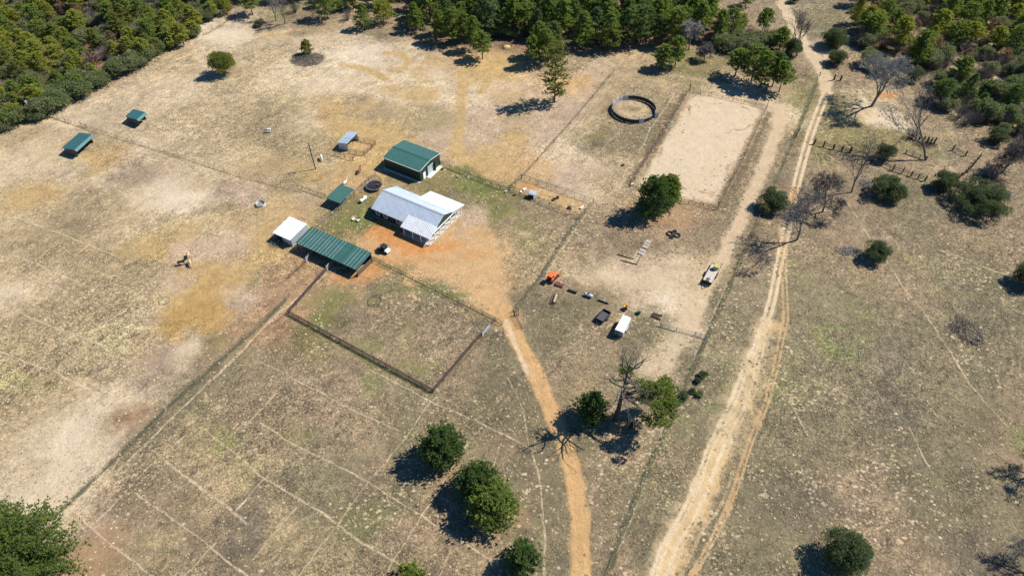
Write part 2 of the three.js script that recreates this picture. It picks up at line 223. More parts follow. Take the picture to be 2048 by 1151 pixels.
// orange clay and green turf about the house, needles under the pines
for (const [x, y, a, b, k, s] of [[800, 478, 6, 2, 'r', 0.9], [845, 498, 6, 2.5, 'r', 0.8], [890, 492, 5, 3, 'r', 0.55], [905, 500, 3, 2.5, 'r', 0.5], [955, 500, 4, 2, 'r', 0.4], [770, 468, 4, 2, 'r', 0.8], [825, 520, 8, 3, 't', 0.6], [700, 555, 6, 3, 'r', 0.5], [740, 545, 5, 3, 'r', 0.55], [760, 530, 3, 2, 'r', 0.6], [605, 425, 6, 3, 'a', 0.5], [575, 430, 4, 2, 't', 0.5],
  [705, 440, 6, 3.5, 'e', 0.7], [735, 425, 6, 6, 'e', 0.6], [700, 412, 5, 5, 'n', 0.8], [670, 452, 4, 3, 'e', 0.6], [935, 362, 5, 3, 'e', 0.8], [915, 340, 4, 2, 'e', 0.6], [985, 385, 4, 2, 'e', 0.6], [990, 425, 2.2, 5, 'e', 0.65], [995, 455, 2, 4, 'n', 0.7], [880, 352, 5, 3, 'n', 0.7], [850, 372, 5, 3, 'n', 0.6], [1060, 445, 5, 5, 'e', 0.35], [1065, 485, 4, 4, 'e', 0.35], [1020, 420, 4, 4, 'e', 0.35], [1085, 430, 5, 4, 'b', 0.5], [645, 600, 5, 5, 'e', 0.5], [640, 640, 4, 3.5, 'e', 0.6], [690, 590, 7, 4, 'e', 0.4], [760, 600, 6, 3, 'n', 0.6], [720, 690, 4, 2.5, 'e', 0.45], [800, 640, 6, 3, 'n', 0.4], [840, 735, 4, 3, 'e', 0.4], [780, 575, 5, 2, 'e', 0.4], [870, 575, 5, 1.4, 'e', 0.6], [905, 590, 4, 1.3, 'e', 0.6], [800, 535, 6, 1.2, 'n', 0.6], [830, 730, 4, 3, 'n', 0.4], [430, 690, 3, 3, 'n', 0.5], [1195, 275, 4.5, 3.5, 'n', 0.75], [1215, 265, 3, 3, 'n', 0.6], [1640, 32, 8, 6, 'n', 0.5], [1720, 290, 10, 7, 'n', 0.3], [1700, 260, 7, 6, 'n', 0.3], [1370, 155, 10, 4, 'n', 0.5], [1310, 148, 6, 3, 'n', 0.5], [1290, 145, 8, 2.5, 'n', 0.5], [600, 870, 4, 3, 'e', 0.3], [460, 880, 4, 3, 'e', 0.35], [730, 1030, 7, 4, 'e', 0.3], [690, 940, 5, 4, 'd', 0.4],
  [1345, 425, 5, 4, 'a', 0.8], [1560, 180, 5, 4, 'a', 0.7], [1010, 1030, 5, 3, 'a', 0.6], [905, 955, 3, 4, 'a', 0.5], [200, 1110, 5, 5, 'a', 0.7], [468, 145, 3, 2, 'a', 0.8], [1230, 850, 5, 2.5, 'a', 0.45], [1390, 135, 5, 2.5, 'a', 0.6], [770, 52, 6, 3, 'a', 0.6], [850, 80, 12, 3, 'a', 0.5], [720, 30, 10, 5, 'a', 0.5], [1360, 92, 9, 4, 'a', 0.6], [370, 100, 4, 4, 'a', 0.5], [545, 575, 10, 6, 'a', 0.35], [600, 590, 7, 5, 'a', 0.45], [275, 830, 4, 4, 'a', 0.5], [1075, 382, 5, 2, 't', 0.9], [1110, 395, 5, 2.5, 'y', 0.9], [1150, 410, 4, 2.2, 'y', 0.9], [1050, 370, 3, 2, 'r', 0.5], [1265, 215, 6, 6, 'p', 0.8], [1262, 213, 2.6, 1.8, 'n', 0.6], [712, 292, 4.4, 3.6, 't', 0.9], [1090, 275, 4, 3, 'p', 0.4]]) patch(x, y, a, b, K[k], s, 0.75, 0.7, 0.16);

// the drive, the yard's bare clay, and the two sandy tracks
field([[690, 462], [760, 470], [850, 505], [905, 470], [960, 440], [990, 470], [1010, 520], [1025, 570], [1018, 632], [1003, 632], [960, 600], [880, 562], [800, 520], [740, 508], [700, 488]], K.t, 0.75, 3, 3, 0.09);
for (const [x, y, a, b, s] of [[800, 478, 6, 1.6, 0.9], [845, 500, 6, 2, 0.8], [895, 492, 4, 2.5, 0.6], [770, 466, 4, 1.4, 0.8], [950, 510, 4, 1.6, 0.4], [860, 520, 5, 1.2, 0.4]]) patch(x, y, a, b, K.r, s, 0.9, 0.7, 0.12);
trail([[930, 560], [985, 598], [1012, 636]], 9, K.t, 0.8, 0.35, 0.6, 0.1);
trail([[1008, 620], [1018, 645], [1040, 690], [1072, 750], [1105, 830], [1130, 890], [1150, 960], [1160, 1040], [1163, 1170]], 4.3, [212, 170, 116], 1, 0.2, 0.32, 0.1);
trail([[1012, 640], [1030, 690], [1055, 745]], 1.1, K.w, 0.7, 0.7, 0.6);
for (const o of [-9, 9]) trail([[1018 + o, 650], [1040 + o, 690], [1072 + o, 750], [1105 + o, 830], [1130 + o, 890], [1150 + o, 960], [1160 + o, 1040], [1163 + o, 1170]], 0.7, [224, 184, 130], 0.4, 0.9, 0.9, 0.1, 0.3, 0.4);
trail([[1560, -10], [1575, 30], [1600, 72], [1628, 112], [1650, 150], [1652, 190]], 5.4, [220, 194, 156], 0.95, 0.35, 0.4, 0.1);
trail([[1648, 190], [1632, 230], [1617, 270], [1600, 330], [1585, 390], [1570, 460], [1556, 530], [1545, 600], [1527, 670]], 3.6, [198, 170, 128], 0.6, 0.5, 0.6, 0.1);
for (const o of [-5, 7]) trail([[1652 + o, 185], [1634 + o, 230], [1619 + o, 270], [1602 + o, 330], [1587 + o, 390], [1572 + o, 460], [1557 + o, 530], [1543 + o, 600], [1522 + o, 670]], 1.0, [230, 206, 170], 1, 0.35, 0.4);
trail([[1590, 380], [1578, 420]], 3, [214, 168, 112], 0.8, 0.6, 0.6);
trail([[1530, 650], [1505, 730], [1480, 800], [1450, 870], [1415, 950], [1385, 1020], [1345, 1090], [1315, 1170]], 7.6, [214, 186, 144], 0.85, 0.35, 0.7, 0.16, 0.3);
trail([[1440, 900], [1415, 960], [1390, 1015], [1355, 1075], [1330, 1170]], 4.6, [218, 180, 126], 0.85, 0.5, 0.6, 0.12, 0.4);
for (const [o, w, c] of [[-20, 1.2, 0], [-9, 0.8, 0], [0, 1.3, 1], [11, 0.9, 0], [20, 0.9, 1]]) trail([[1538 + o * 0.5, 640], [1505 + o, 740], [1470 + o, 830], [1440 + o, 890], [1412 + o, 955], [1380 + o, 1025], [1342 + o, 1095], [1318 + o, 1170]], w, c ? [224, 194, 146] : [234, 211, 174], 0.9, 0.6, 0.7, 0.1, 0.3, 0.12);
for (const [o, w] of [[0, 1.0], [9, 0.8]]) trail([[1562 + o, 470], [1563 + o, 560], [1566 + o, 640], [1556 + o, 690], [1545 + o, 740], [1530 + o, 800], [1508 + o, 850], [1490 + o, 900], [1472 + o, 960], [1452 + o, 1010], [1425 + o, 1070], [1370 + o, 1170]], w, [214, 176, 126], 0.85, 0.5, 0.7, 0.1, 0.2);
trail([[1548, 690], [1530, 760], [1500, 850], [1480, 900]], 3.2, [200, 172, 128], 0.5, 0.9, 1, 0.25, 0.4);
trail([[1470, 930], [1445, 1000], [1405, 1060], [1380, 1110], [1358, 1170]], 0.7, [208, 176, 132], 0.7, 0.6, 0.5, 0.1, 0.2);
patch(1552, 652, 4, 2.4, [224, 186, 134], 0.8, 0.6, 0.6);
trail([[1380, 655], [1395, 610], [1420, 555], [1450, 505], [1480, 440], [1512, 370], [1540, 300], [1562, 240], [1560, 215], [1535, 205]], 5, [220, 193, 156], 0.9, 0.3, 0.5, 0.08);
trail([[1530, 205], [1450, 170], [1390, 158], [1300, 140], [1240, 150]], 3.4, K.p, 0.6, 0.5, 0.8);
trail([[1400, 560], [1370, 600], [1380, 650], [1350, 690], [1335, 740]], 3.4, K.c, 0.6, 0.7, 0.8);
trail([[1160, 555], [1230, 560], [1300, 575], [1370, 590]], 4, K.c, 0.55, 0.8, 0.9);

// pale cattle paths and old plough lines in the turf
for (const [pts, w] of [
  [[[25, 431], [110, 462], [170, 487], [233, 511]], 0.7], [[[0, 499], [68, 524], [156, 561]], 0.7], [[[0, 604], [60, 632], [120, 660]], 0.7], [[[153, 669], [217, 700]], 0.6], [[[0, 701], [80, 735], [140, 762], [195, 786]], 0.8], [[[0, 836], [72, 867], [120, 890]], 0.7], [[[117, 478], [70, 520], [28, 550]], 0.5], [[[200, 467], [130, 530], [70, 581]], 0.5], [[[200, 617], [100, 700], [0, 806]], 0.5], [[[100, 648], [0, 720]], 0.4], [[[260, 520], [180, 600]], 0.4],
  [[[303, 901], [370, 950], [430, 995], [492, 1044]], 0.75], [[[269, 983], [340, 1035], [420, 1095], [492, 1151]], 0.7], [[[161, 1042], [230, 1092], [314, 1155]], 0.7], [[[405, 856], [470, 905], [530, 955], [640, 1022], [715, 1075], [788, 1118], [830, 1151]], 0.75], [[[372, 866], [290, 940], [191, 1040]], 0.65], [[[533, 949], [470, 1018]], 0.6], [[[430, 1085], [360, 1151]], 0.5],
  [[[517, 844], [600, 890], [700, 945], [843, 1028], [920, 1080], [1000, 1125]], 0.7], [[[630, 780], [700, 815], [798, 857]], 0.5], [[[739, 736], [817, 780], [859, 803], [930, 835], [1000, 868], [1064, 897], [1078, 950], [1089, 1020], [1093, 1070], [1086, 1151]], 0.7], [[[859, 803], [800, 880], [737, 960], [672, 1047], [591, 1155]], 0.55], [[[956, 857], [890, 950], [843, 1028], [766, 1155]], 0.55], [[[591, 1009], [504, 1115]], 0.6], [[[1010, 755], [1046, 831], [1058, 893]], 0.5], [[[520, 724], [600, 765], [659, 791]], 0.5], [[[560, 770], [480, 860]], 0.45], [[[1000, 886], [960, 1000]], 0.4], [[[905, 1095], [880, 1151]], 0.4],
  [[[1690, 395], [1700, 415], [1725, 455], [1746, 482], [1796, 557], [1850, 628], [1905, 715], [1935, 760], [1975, 810], [2015, 855]], 0.6], [[[1550, 765], [1580, 810], [1622, 882]], 0.6], [[[1815, 850], [1838, 900], [1860, 945]], 0.5], [[[1630, 300], [1640, 335], [1658, 362]], 0.7], [[[1632, 300], [1665, 345]], 0.5], [[[1632, 296], [1690, 330]], 0.6], [[[1740, 330], [1800, 352], [1900, 385]], 0.5], [[[1880, 500], [2048, 560]], 0.8],
  [[[1640, 155], [1560, 330], [1480, 520], [1400, 690], [1330, 850], [1280, 980], [1215, 1151]], 0.7], [[[1535, 240], [1490, 330], [1440, 420]], 0.5], [[[1360, 172], [1300, 260], [1250, 350]], 0.6], [[[1210, 175], [1130, 270], [1050, 360]], 0.6], [[[1235, 150], [1150, 260], [1060, 355]], 0.5], [[[1178, 410], [1130, 490], [1090, 550]], 0.6], [[[1240, 260], [1170, 330]], 0.4], [[[420, 760], [260, 920], [130, 1030]], 0.9], [[[655, 545], [560, 620], [430, 755]], 1.2],
  [[[580, 60], [500, 75]], 2], [[[120, 250], [60, 285], [0, 330]], 1], [[[300, 300], [420, 345], [560, 400]], 0.6], [[[700, 640], [950, 690]], 0.01], [[[1150, 640], [1190, 665]], 0.4],
]) trail(pts, w * 0.68, [220, 196, 160], 0.78, 0.6, 0.8, 0.25, 0.4);
// greener, darker growth along the fence lines that nothing grazes
for (const [pts, w, col, s] of [
  [[[110, 1032], [260, 890], [340, 810], [430, 730], [520, 650], [570, 600]], 1.1, [92, 92, 62], 0.8], [[[1635, 165], [1565, 330], [1490, 500], [1415, 670], [1340, 840], [1290, 950], [1210, 1155]], 1.2, [92, 90, 60], 0.9],
  [[[95, 232], [180, 262], [330, 305], [480, 355], [600, 385]], 0.8, [128, 118, 82], 0.6], [[[1225, 145], [1140, 245], [1045, 350]], 1, [128, 114, 84], 0.6], [[[1175, 415], [1130, 480], [1080, 550], [1035, 615]], 1.1, [110, 112, 66], 0.6], [[[1366, 190], [1306, 290], [1258, 366]], 2.6, [118, 100, 74], 0.85], [[[1538, 226], [1496, 320], [1445, 420]], 2.4, [122, 106, 78], 0.85], [[[580, 632], [700, 700], [866, 788]], 1.5, [98, 104, 54], 0.6], [[[745, 515], [850, 570], [990, 640]], 1.2, [112, 116, 62], 0.55], [[[865, 785], [930, 715], [990, 648]], 0.7, [112, 110, 66], 0.5], [[[1020, 376], [1100, 410], [1158, 438]], 0.8, [120, 112, 70], 0.5],
  [[[470, 30], [440, 52], [410, 68]], 2, [150, 124, 100], 0.6], [[[890, 335], [960, 365], [1015, 385]], 1.5, [112, 120, 60], 0.6], [[[1262, 372], [1350, 400], [1430, 420]], 1.2, [150, 118, 84], 0.6]]) trail(pts, w, col, s, 0.7, 0.7, 0.2);
// the riding arena's sand with the darker rut that hooves follow
const ARENA = [[1380, 186], [1420, 191], [1500, 207], [1528, 222], [1430, 414], [1345, 400], [1268, 370]];
const ARENAQ = ARENA.map(([x, y]) => P(x, y));
field(ARENA.map(([x, y], i) => [x, y]), [200, 170, 134], 1, 1.2, 0.8, 0.06);
field([[1378, 198], [1390, 190], [1425, 190], [1492, 204], [1519, 216], [1524, 230], [1484, 310], [1432, 409], [1350, 396], [1274, 369], [1318, 292]], [226, 203, 170], 1, 1.4, 0.8, 0.07);
for (const pts of [[[1405, 203], [1450, 203], [1490, 214], [1505, 232], [1470, 310], [1420, 395]], [[1490, 240], [1440, 270], [1390, 300], [1340, 325]], [[1500, 250], [1490, 270], [1480, 300], [1455, 330], [1440, 345], [1400, 352], [1360, 358]], [[1300, 362], [1350, 375], [1420, 390]], [[1375, 215], [1345, 262], [1310, 320]]]) trail(pts, 0.8, [180, 148, 114], 0.75, 1.2, 1.0, 0.3, 1.6, 0.25);
field([[1044, 358], [1187, 407], [1159, 436], [1022, 378]], [206, 168, 116], 0.75, 1.2, 1.4, 0.14); patch(1058, 372, 3, 1.6, K.r, 0.6); patch(1267, 220, 6.2, 6.2, [206, 178, 142], 0.9, 0.12, 0.4, 0.16); patch(1266, 219, 3.2, 2.2, K.n, 0.6, 0.9, 0.8, 0.2);
const soilAt0 = (x, z) => { const o = (cl(Math.round((z - GZ0) / RES), 0, GH - 1) * GW + cl(Math.round((x - GX0) / RES), 0, GW - 1)) * 3; return [SOIL[o], SOIL[o + 1], SOIL[o + 2]]; };
// pale dry clumps and dark dung spots, one by one
srand(77);
for (let k = 0; k < 260000; k++) {
  const x = rr(GX0, GX0 + GW * RES), z = rr(GZ0, GZ0 + GH * RES); if (!inView(x, z)) continue;
  const den = fld(3, x, z) * cl((smp(NA, x * 7 + 55, z * 7 + 400) - 0.45) * 5, 0.03, 1), dark = rnd() < 0.3; if (rnd() > den * (dark ? 0.6 : 0.85)) continue;
  const r = 0.12 + rnd() ** 2 * 0.2, ex = rr(0.8, 1.6), s = dark ? rr(0.25, 0.55) : rr(0.45, 0.95), col = dark ? [92, 80, 54] : pick([[228, 206, 164], [234, 210, 176], [214, 192, 142], [222, 188, 152]]);
  const i0 = Math.floor((x - GX0 - r * 2) / RES), j0 = Math.floor((z - GZ0 - r * 2) / RES), n = Math.ceil(r * 4 / RES);
  for (let j = Math.max(0, j0); j <= Math.min(GH - 1, j0 + n); j++) for (let i = Math.max(0, i0); i <= Math.min(GW - 1, i0 + n); i++) {
    const xx = GX0 + i * RES, zz = GZ0 + j * RES, d = Math.hypot((xx - x) / ex, zz - z) / r + 1.1 * (smp(NC, xx * 40, zz * 40) - 0.5); if (d > 1) continue;
    const o = (j * GW + i) * 3, a = s * cl((1 - d) * 6, 0, 1); for (let c = 0; c < 3; c++) SOIL[o + c] += (col[c] - SOIL[o + c]) * a;
  }
}
for (let k = 0; k < 60000; k++) {      // dung and turf crumbs on the pale sand
  const x = rr(-160, 60), z = rr(-272, -60); if (!inView(x, z)) continue; const g = soilAt0(x, z); if (inPoly(x, z, ARENAQ)) continue; if (g[0] < 172 || rnd() > 0.25 + 0.75 * cl((smp(NA, x * 6 + 500, z * 6) - 0.45) * 4, 0, 1)) continue;
  const i0 = Math.round((x - GX0) / RES), j0 = Math.round((z - GZ0) / RES), n = 1 + (rnd() * 3 | 0), a = rr(0.12, 0.4); for (let j = j0; j < j0 + Math.max(1, n - 1) && j < GH; j++) for (let i = i0; i < i0 + n && i < GW; i++) { if (i < 0 || j < 0) continue; const o = (j * GW + i) * 3; SOIL[o] *= 1 - a * 0.8; SOIL[o + 1] *= 1 - a * 0.82; SOIL[o + 2] *= 1 - a; }
}
// textures: four sheets of 2048 x 1176
const groundMats = [], TW = GW / 2, TH = GH / 2, LUT = Uint8Array.from({ length: 256 }, (_, i) => { const l = lin(i) / GAIN; return Math.round(255 * (l <= 0.0031308 ? l * 12.92 : 1.055 * l ** (1 / 2.4) - 0.055)); });
const bumpData = new Uint8Array(NN * NN * 4);
for (let i = 0; i < NN * NN; i++) { const v = 255 * (0.45 * NB[i] + 0.35 * NC[i] + 0.2 * NA[i]); bumpData[i * 4] = bumpData[i * 4 + 1] = bumpData[i * 4 + 2] = v; bumpData[i * 4 + 3] = 255; }
const bumpTex = new THREE.DataTexture(bumpData, NN, NN); bumpTex.wrapS = bumpTex.wrapT = THREE.RepeatWrapping; bumpTex.magFilter = THREE.LinearFilter; bumpTex.repeat.set(1 / 25.6, 1 / 25.6); bumpTex.needsUpdate = true;
for (let t = 0; t < 4; t++) {
  const tx = (t % 2) * TW, tz = (t >> 1) * TH, data = new Uint8Array(TW * TH * 4);
  for (let j = 0; j < TH; j++) for (let i = 0; i < TW; i++) { const o = ((j + tz) * GW + i + tx) * 3, q = (j * TW + i) * 4; for (let k = 0; k < 3; k++) data[q + k] = LUT[cl(Math.round(SOIL[o + k]), 0, 255)]; data[q + 3] = 255; }
  const tex = new THREE.DataTexture(data, TW, TH); tex.colorSpace = THREE.SRGBColorSpace; tex.magFilter = THREE.LinearFilter; tex.wrapS = tex.wrapT = THREE.ClampToEdgeWrapping;
  tex.repeat.set(1 / (TW * RES), 1 / (TH * RES)); tex.offset.set(-(GX0 + tx * RES) / (TW * RES), -(GZ0 + tz * RES) / (TH * RES)); tex.needsUpdate = true;
  groundMats.push(new THREE.MeshStandardMaterial({ name: 'soil_and_turf', map: tex, roughness: 1, bumpMap: bumpTex, bumpScale: 0.16, side: THREE.DoubleSide }));
}
{
  const n = 512, d = new Uint8Array(n * n * 4); for (let y = 0; y < n; y++) for (let x = 0; x < n; x++) { const L = 0.8 + 0.3 * smp(NA, x * 2, y * 2) + 0.3 * (smp(NC, x * 6, y * 6) - 0.3), t = cl((smp(NA, x * 2 + 300, y * 2 + 70) - 0.45) * 3, 0, 1), o = (y * n + x) * 4; for (let k = 0; k < 3; k++) d[o + k] = LUT[cl(Math.round((KEY.b[k] + (KEY.s[k] - KEY.b[k]) * t) * L), 0, 255)]; d[o + 3] = 255; }
  const t = new THREE.DataTexture(d, n, n); t.colorSpace = THREE.SRGBColorSpace; t.wrapS = t.wrapT = THREE.RepeatWrapping; t.magFilter = THREE.LinearFilter; t.repeat.set(1 / 90, 1 / 90); t.needsUpdate = true;
  groundMats.push(new THREE.MeshStandardMaterial({ name: 'far_turf', map: t, roughness: 1, side: THREE.DoubleSide }));
}
{
  const xs = [-3000, GX0, GX0 + TW * RES, GX0 + GW * RES, 3000], zs = [-3500, GZ0, GZ0 + TH * RES, GZ0 + GH * RES, 2500], pos = [], uv = [], idx = [], g = new THREE.BufferGeometry();
  for (const z of zs) for (const x of xs) { pos.push(x, 0, z); uv.push(x, z); }
  const quad = (i, j) => { const a = j * 5 + i; idx.push(a, a + 5, a + 1, a + 1, a + 5, a + 6); };
  for (const [n, i, j] of [[0, 1, 1], [1, 2, 1], [2, 1, 2], [3, 2, 2]]) { g.addGroup(idx.length, 6, n); quad(i, j); }
  const st = idx.length; for (let j = 0; j < 4; j++) for (let i = 0; i < 4; i++) if (i < 1 || i > 2 || j < 1 || j > 2) quad(i, j);
  g.addGroup(st, idx.length - st, 4);
  g.setAttribute('position', new THREE.Float32BufferAttribute(pos, 3)); g.setAttribute('uv', new THREE.Float32BufferAttribute(uv, 2)); g.setAttribute('normal', new THREE.Float32BufferAttribute(pos.map((_, i) => i % 3 === 1 ? 1 : 0), 3)); g.setIndex(idx);
  const m = new THREE.Mesh(g, groundMats); m.name = 'ground'; m.receiveShadow = true; m.userData.kind = 'structure'; m.userData.label = 'sandy pasture ground with worn turf, hay, tracks and a riding arena'; scene.add(m);
}
// real tufts of dry grass standing in the turf, so that light rakes over it
const soilAt = (x, z) => { const i = cl(Math.round((x - GX0) / RES), 0, GW - 1), j = cl(Math.round((z - GZ0) / RES), 0, GH - 1), o = (j * GW + i) * 3; return [SOIL[o], SOIL[o + 1], SOIL[o + 2]]; };

{
  srand(4242); const GRASS = [[0.26, 0.2, 0.11], [0.2, 0.16, 0.09], [0.17, 0.15, 0.07], [0.34, 0.27, 0.16]], STRAW = [[0.4, 0.31, 0.18], [0.34, 0.26, 0.15], [0.46, 0.37, 0.23]], t = new Tris(); for (let k = 0; k < 5; k++) { const a = k * 1.257, d = V(Math.cos(a), 0, Math.sin(a)); t.tri(V(-d.z * 0.16, 0, d.x * 0.16), V(d.z * 0.16, 0, -d.x * 0.16), d.clone().multiplyScalar(0.3).setY(0.3)); }
  const N = 45000, im = new THREE.InstancedMesh(t.geo(), new THREE.MeshStandardMaterial({ name: 'dry_grass_blade', color: 0xffffff, roughness: 1, side: THREE.DoubleSide }), N), mm = new THREE.Matrix4(), q = new THREE.Quaternion(), col = new THREE.Color(); let n = 0;
  for (let k = 0; k < N * 8 && n < N; k++) {
    const x = rr(GX0, GX0 + GW * RES), z = rr(GZ0, GZ0 + GH * RES); if (!inView(x, z)) continue; const den = fld(3, x, z), g = soilAt(x, z); if (rnd() > 0.1 + den * cl((smp(NA, x * 9 + 15, z * 9 + 240) - 0.35) * 3, 0.1, 1)) continue;
    const lum = (g[0] + g[1] + g[2]) / 3; if (lum > 176 || g[0] - g[2] > 78) continue;
    const s = rr(0.45, 1.15), f = rr(0.85, 1.25); q.setFromAxisAngle(UPV, rr(0, 6.28)); mm.compose(V(x, 0, z), q, V(s, s * rr(0.25, 0.6), s)); im.setMatrixAt(n, mm);
    const c = pick(den > 0.5 ? GRASS : STRAW); col.setRGB(c[0] * f, c[1] * f, c[2] * f); im.setColorAt(n, col); n++;
  }
  im.count = n; im.name = 'dry_grass'; im.castShadow = im.receiveShadow = true; tag(im, 'short dry grass tufts scattered over the pasture', 'grass', null, 'stuff'); scene.add(im);
}
// ---------------------------------------------------------------- materials
// rain streaks, dust and faint rust on sheet metal: u across the sheet, v down the slope, in metres
const STREAK = (() => { const n = 512, d = new Uint8Array(n * n * 4); for (let y = 0; y < n; y++) for (let x = 0; x < n; x++) { const a = smp(NB, x * 6, y * 0.5) - 0.5, b = smp(NA, x * 2 + 90, y * 2) - 0.5, c = smp(NC, x * 2, y * 2) - 0.5, r = cl((smp(NA, x * 4 + 300, y * 1 + 700) - 0.66) * 5, 0, 1), v = cl(0.97 + 0.16 * a + 0.1 * b + 0.06 * c, 0.7, 1), o = (y * n + x) * 4; d[o] = 255 * v; d[o + 1] = 255 * v * (1 - 0.07 * r); d[o + 2] = 255 * v * (1 - 0.16 * r); d[o + 3] = 255; } const t = new THREE.DataTexture(d, n, n); t.colorSpace = THREE.SRGBColorSpace; t.wrapS = t.wrapT = THREE.RepeatWrapping; t.magFilter = THREE.LinearFilter; t.repeat.set(1 / 8, 1 / 8); t.needsUpdate = true; return t; })();
const METAL = (r, g, b, o = {}) => mat(r, g, b, { roughness: 0.45, metalness: 0.15, map: STREAK, ...o });
const M = {
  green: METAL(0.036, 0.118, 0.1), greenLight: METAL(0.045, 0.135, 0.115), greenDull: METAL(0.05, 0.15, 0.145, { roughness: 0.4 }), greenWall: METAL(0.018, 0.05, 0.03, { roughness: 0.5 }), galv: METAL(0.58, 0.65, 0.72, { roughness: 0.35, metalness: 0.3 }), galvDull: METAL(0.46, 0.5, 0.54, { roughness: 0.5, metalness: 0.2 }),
  whiteRoof: METAL(0.71, 0.73, 0.75, { roughness: 0.4 }), whitePaint: mat(0.78, 0.78, 0.76, { roughness: 0.5 }), trim: mat(0.7, 0.71, 0.7, { roughness: 0.6 }), glass: new THREE.MeshPhysicalMaterial({ color: 0x1a2228, roughness: 0.08, metalness: 0, side: THREE.DoubleSide }),
  concrete: mat(0.46, 0.42, 0.35, { roughness: 0.95 }), darkWall: mat(0.06, 0.055, 0.05), wood: mat(0.12, 0.085, 0.06, { roughness: 0.95 }), woodGrey: mat(0.26, 0.23, 0.2, { roughness: 0.95 }), woodPale: mat(0.5, 0.44, 0.36, { roughness: 0.9 }), woodDark: mat(0.045, 0.035, 0.028, { roughness: 0.95 }),
  rust: mat(0.16, 0.075, 0.05, { roughness: 0.85, metalness: 0.2 }), rustDark: mat(0.075, 0.045, 0.035, { roughness: 0.85 }), pipeDark: mat(0.06, 0.045, 0.04, { roughness: 0.7 }), wire: mat(0.14, 0.13, 0.12, { roughness: 0.6, metalness: 0.5 }), steel: METAL(0.35, 0.37, 0.4, { metalness: 0.5 }), black: mat(0.018, 0.018, 0.02, { roughness: 0.6 }), rubber: mat(0.025, 0.024, 0.024, { roughness: 0.9 }),
  orange: mat(0.72, 0.14, 0.03, { roughness: 0.4 }), red: mat(0.45, 0.04, 0.04, { roughness: 0.5 }), yellow: mat(0.62, 0.36, 0.03, { roughness: 0.5 }), greenMachine: mat(0.04, 0.14, 0.05, { roughness: 0.5 }), tan: mat(0.36, 0.28, 0.16, { roughness: 0.9 }), lilac: mat(0.45, 0.45, 0.68, { roughness: 0.6 }), cream: mat(0.7, 0.64, 0.44, { roughness: 0.7 }), hay: mat(0.42, 0.38, 0.14, { roughness: 1 }), hayStraw: mat(0.5, 0.38, 0.17, { roughness: 1 }), net: mat(0.03, 0.03, 0.03, { roughness: 0.9, transparent: true, opacity: 0.28 }), concreteLight: mat(0.6, 0.56, 0.48, { roughness: 0.95 }), blueTint: METAL(0.5, 0.6, 0.64, { roughness: 0.35, metalness: 0.3 }), copper: mat(0.35, 0.2, 0.15, { roughness: 0.5 }),
};
const frame = (x, z, deg) => ({ pos: [x, 0, z], turn: -deg * Math.PI / 180 });   // local x runs along deg, local z towards the viewer's side

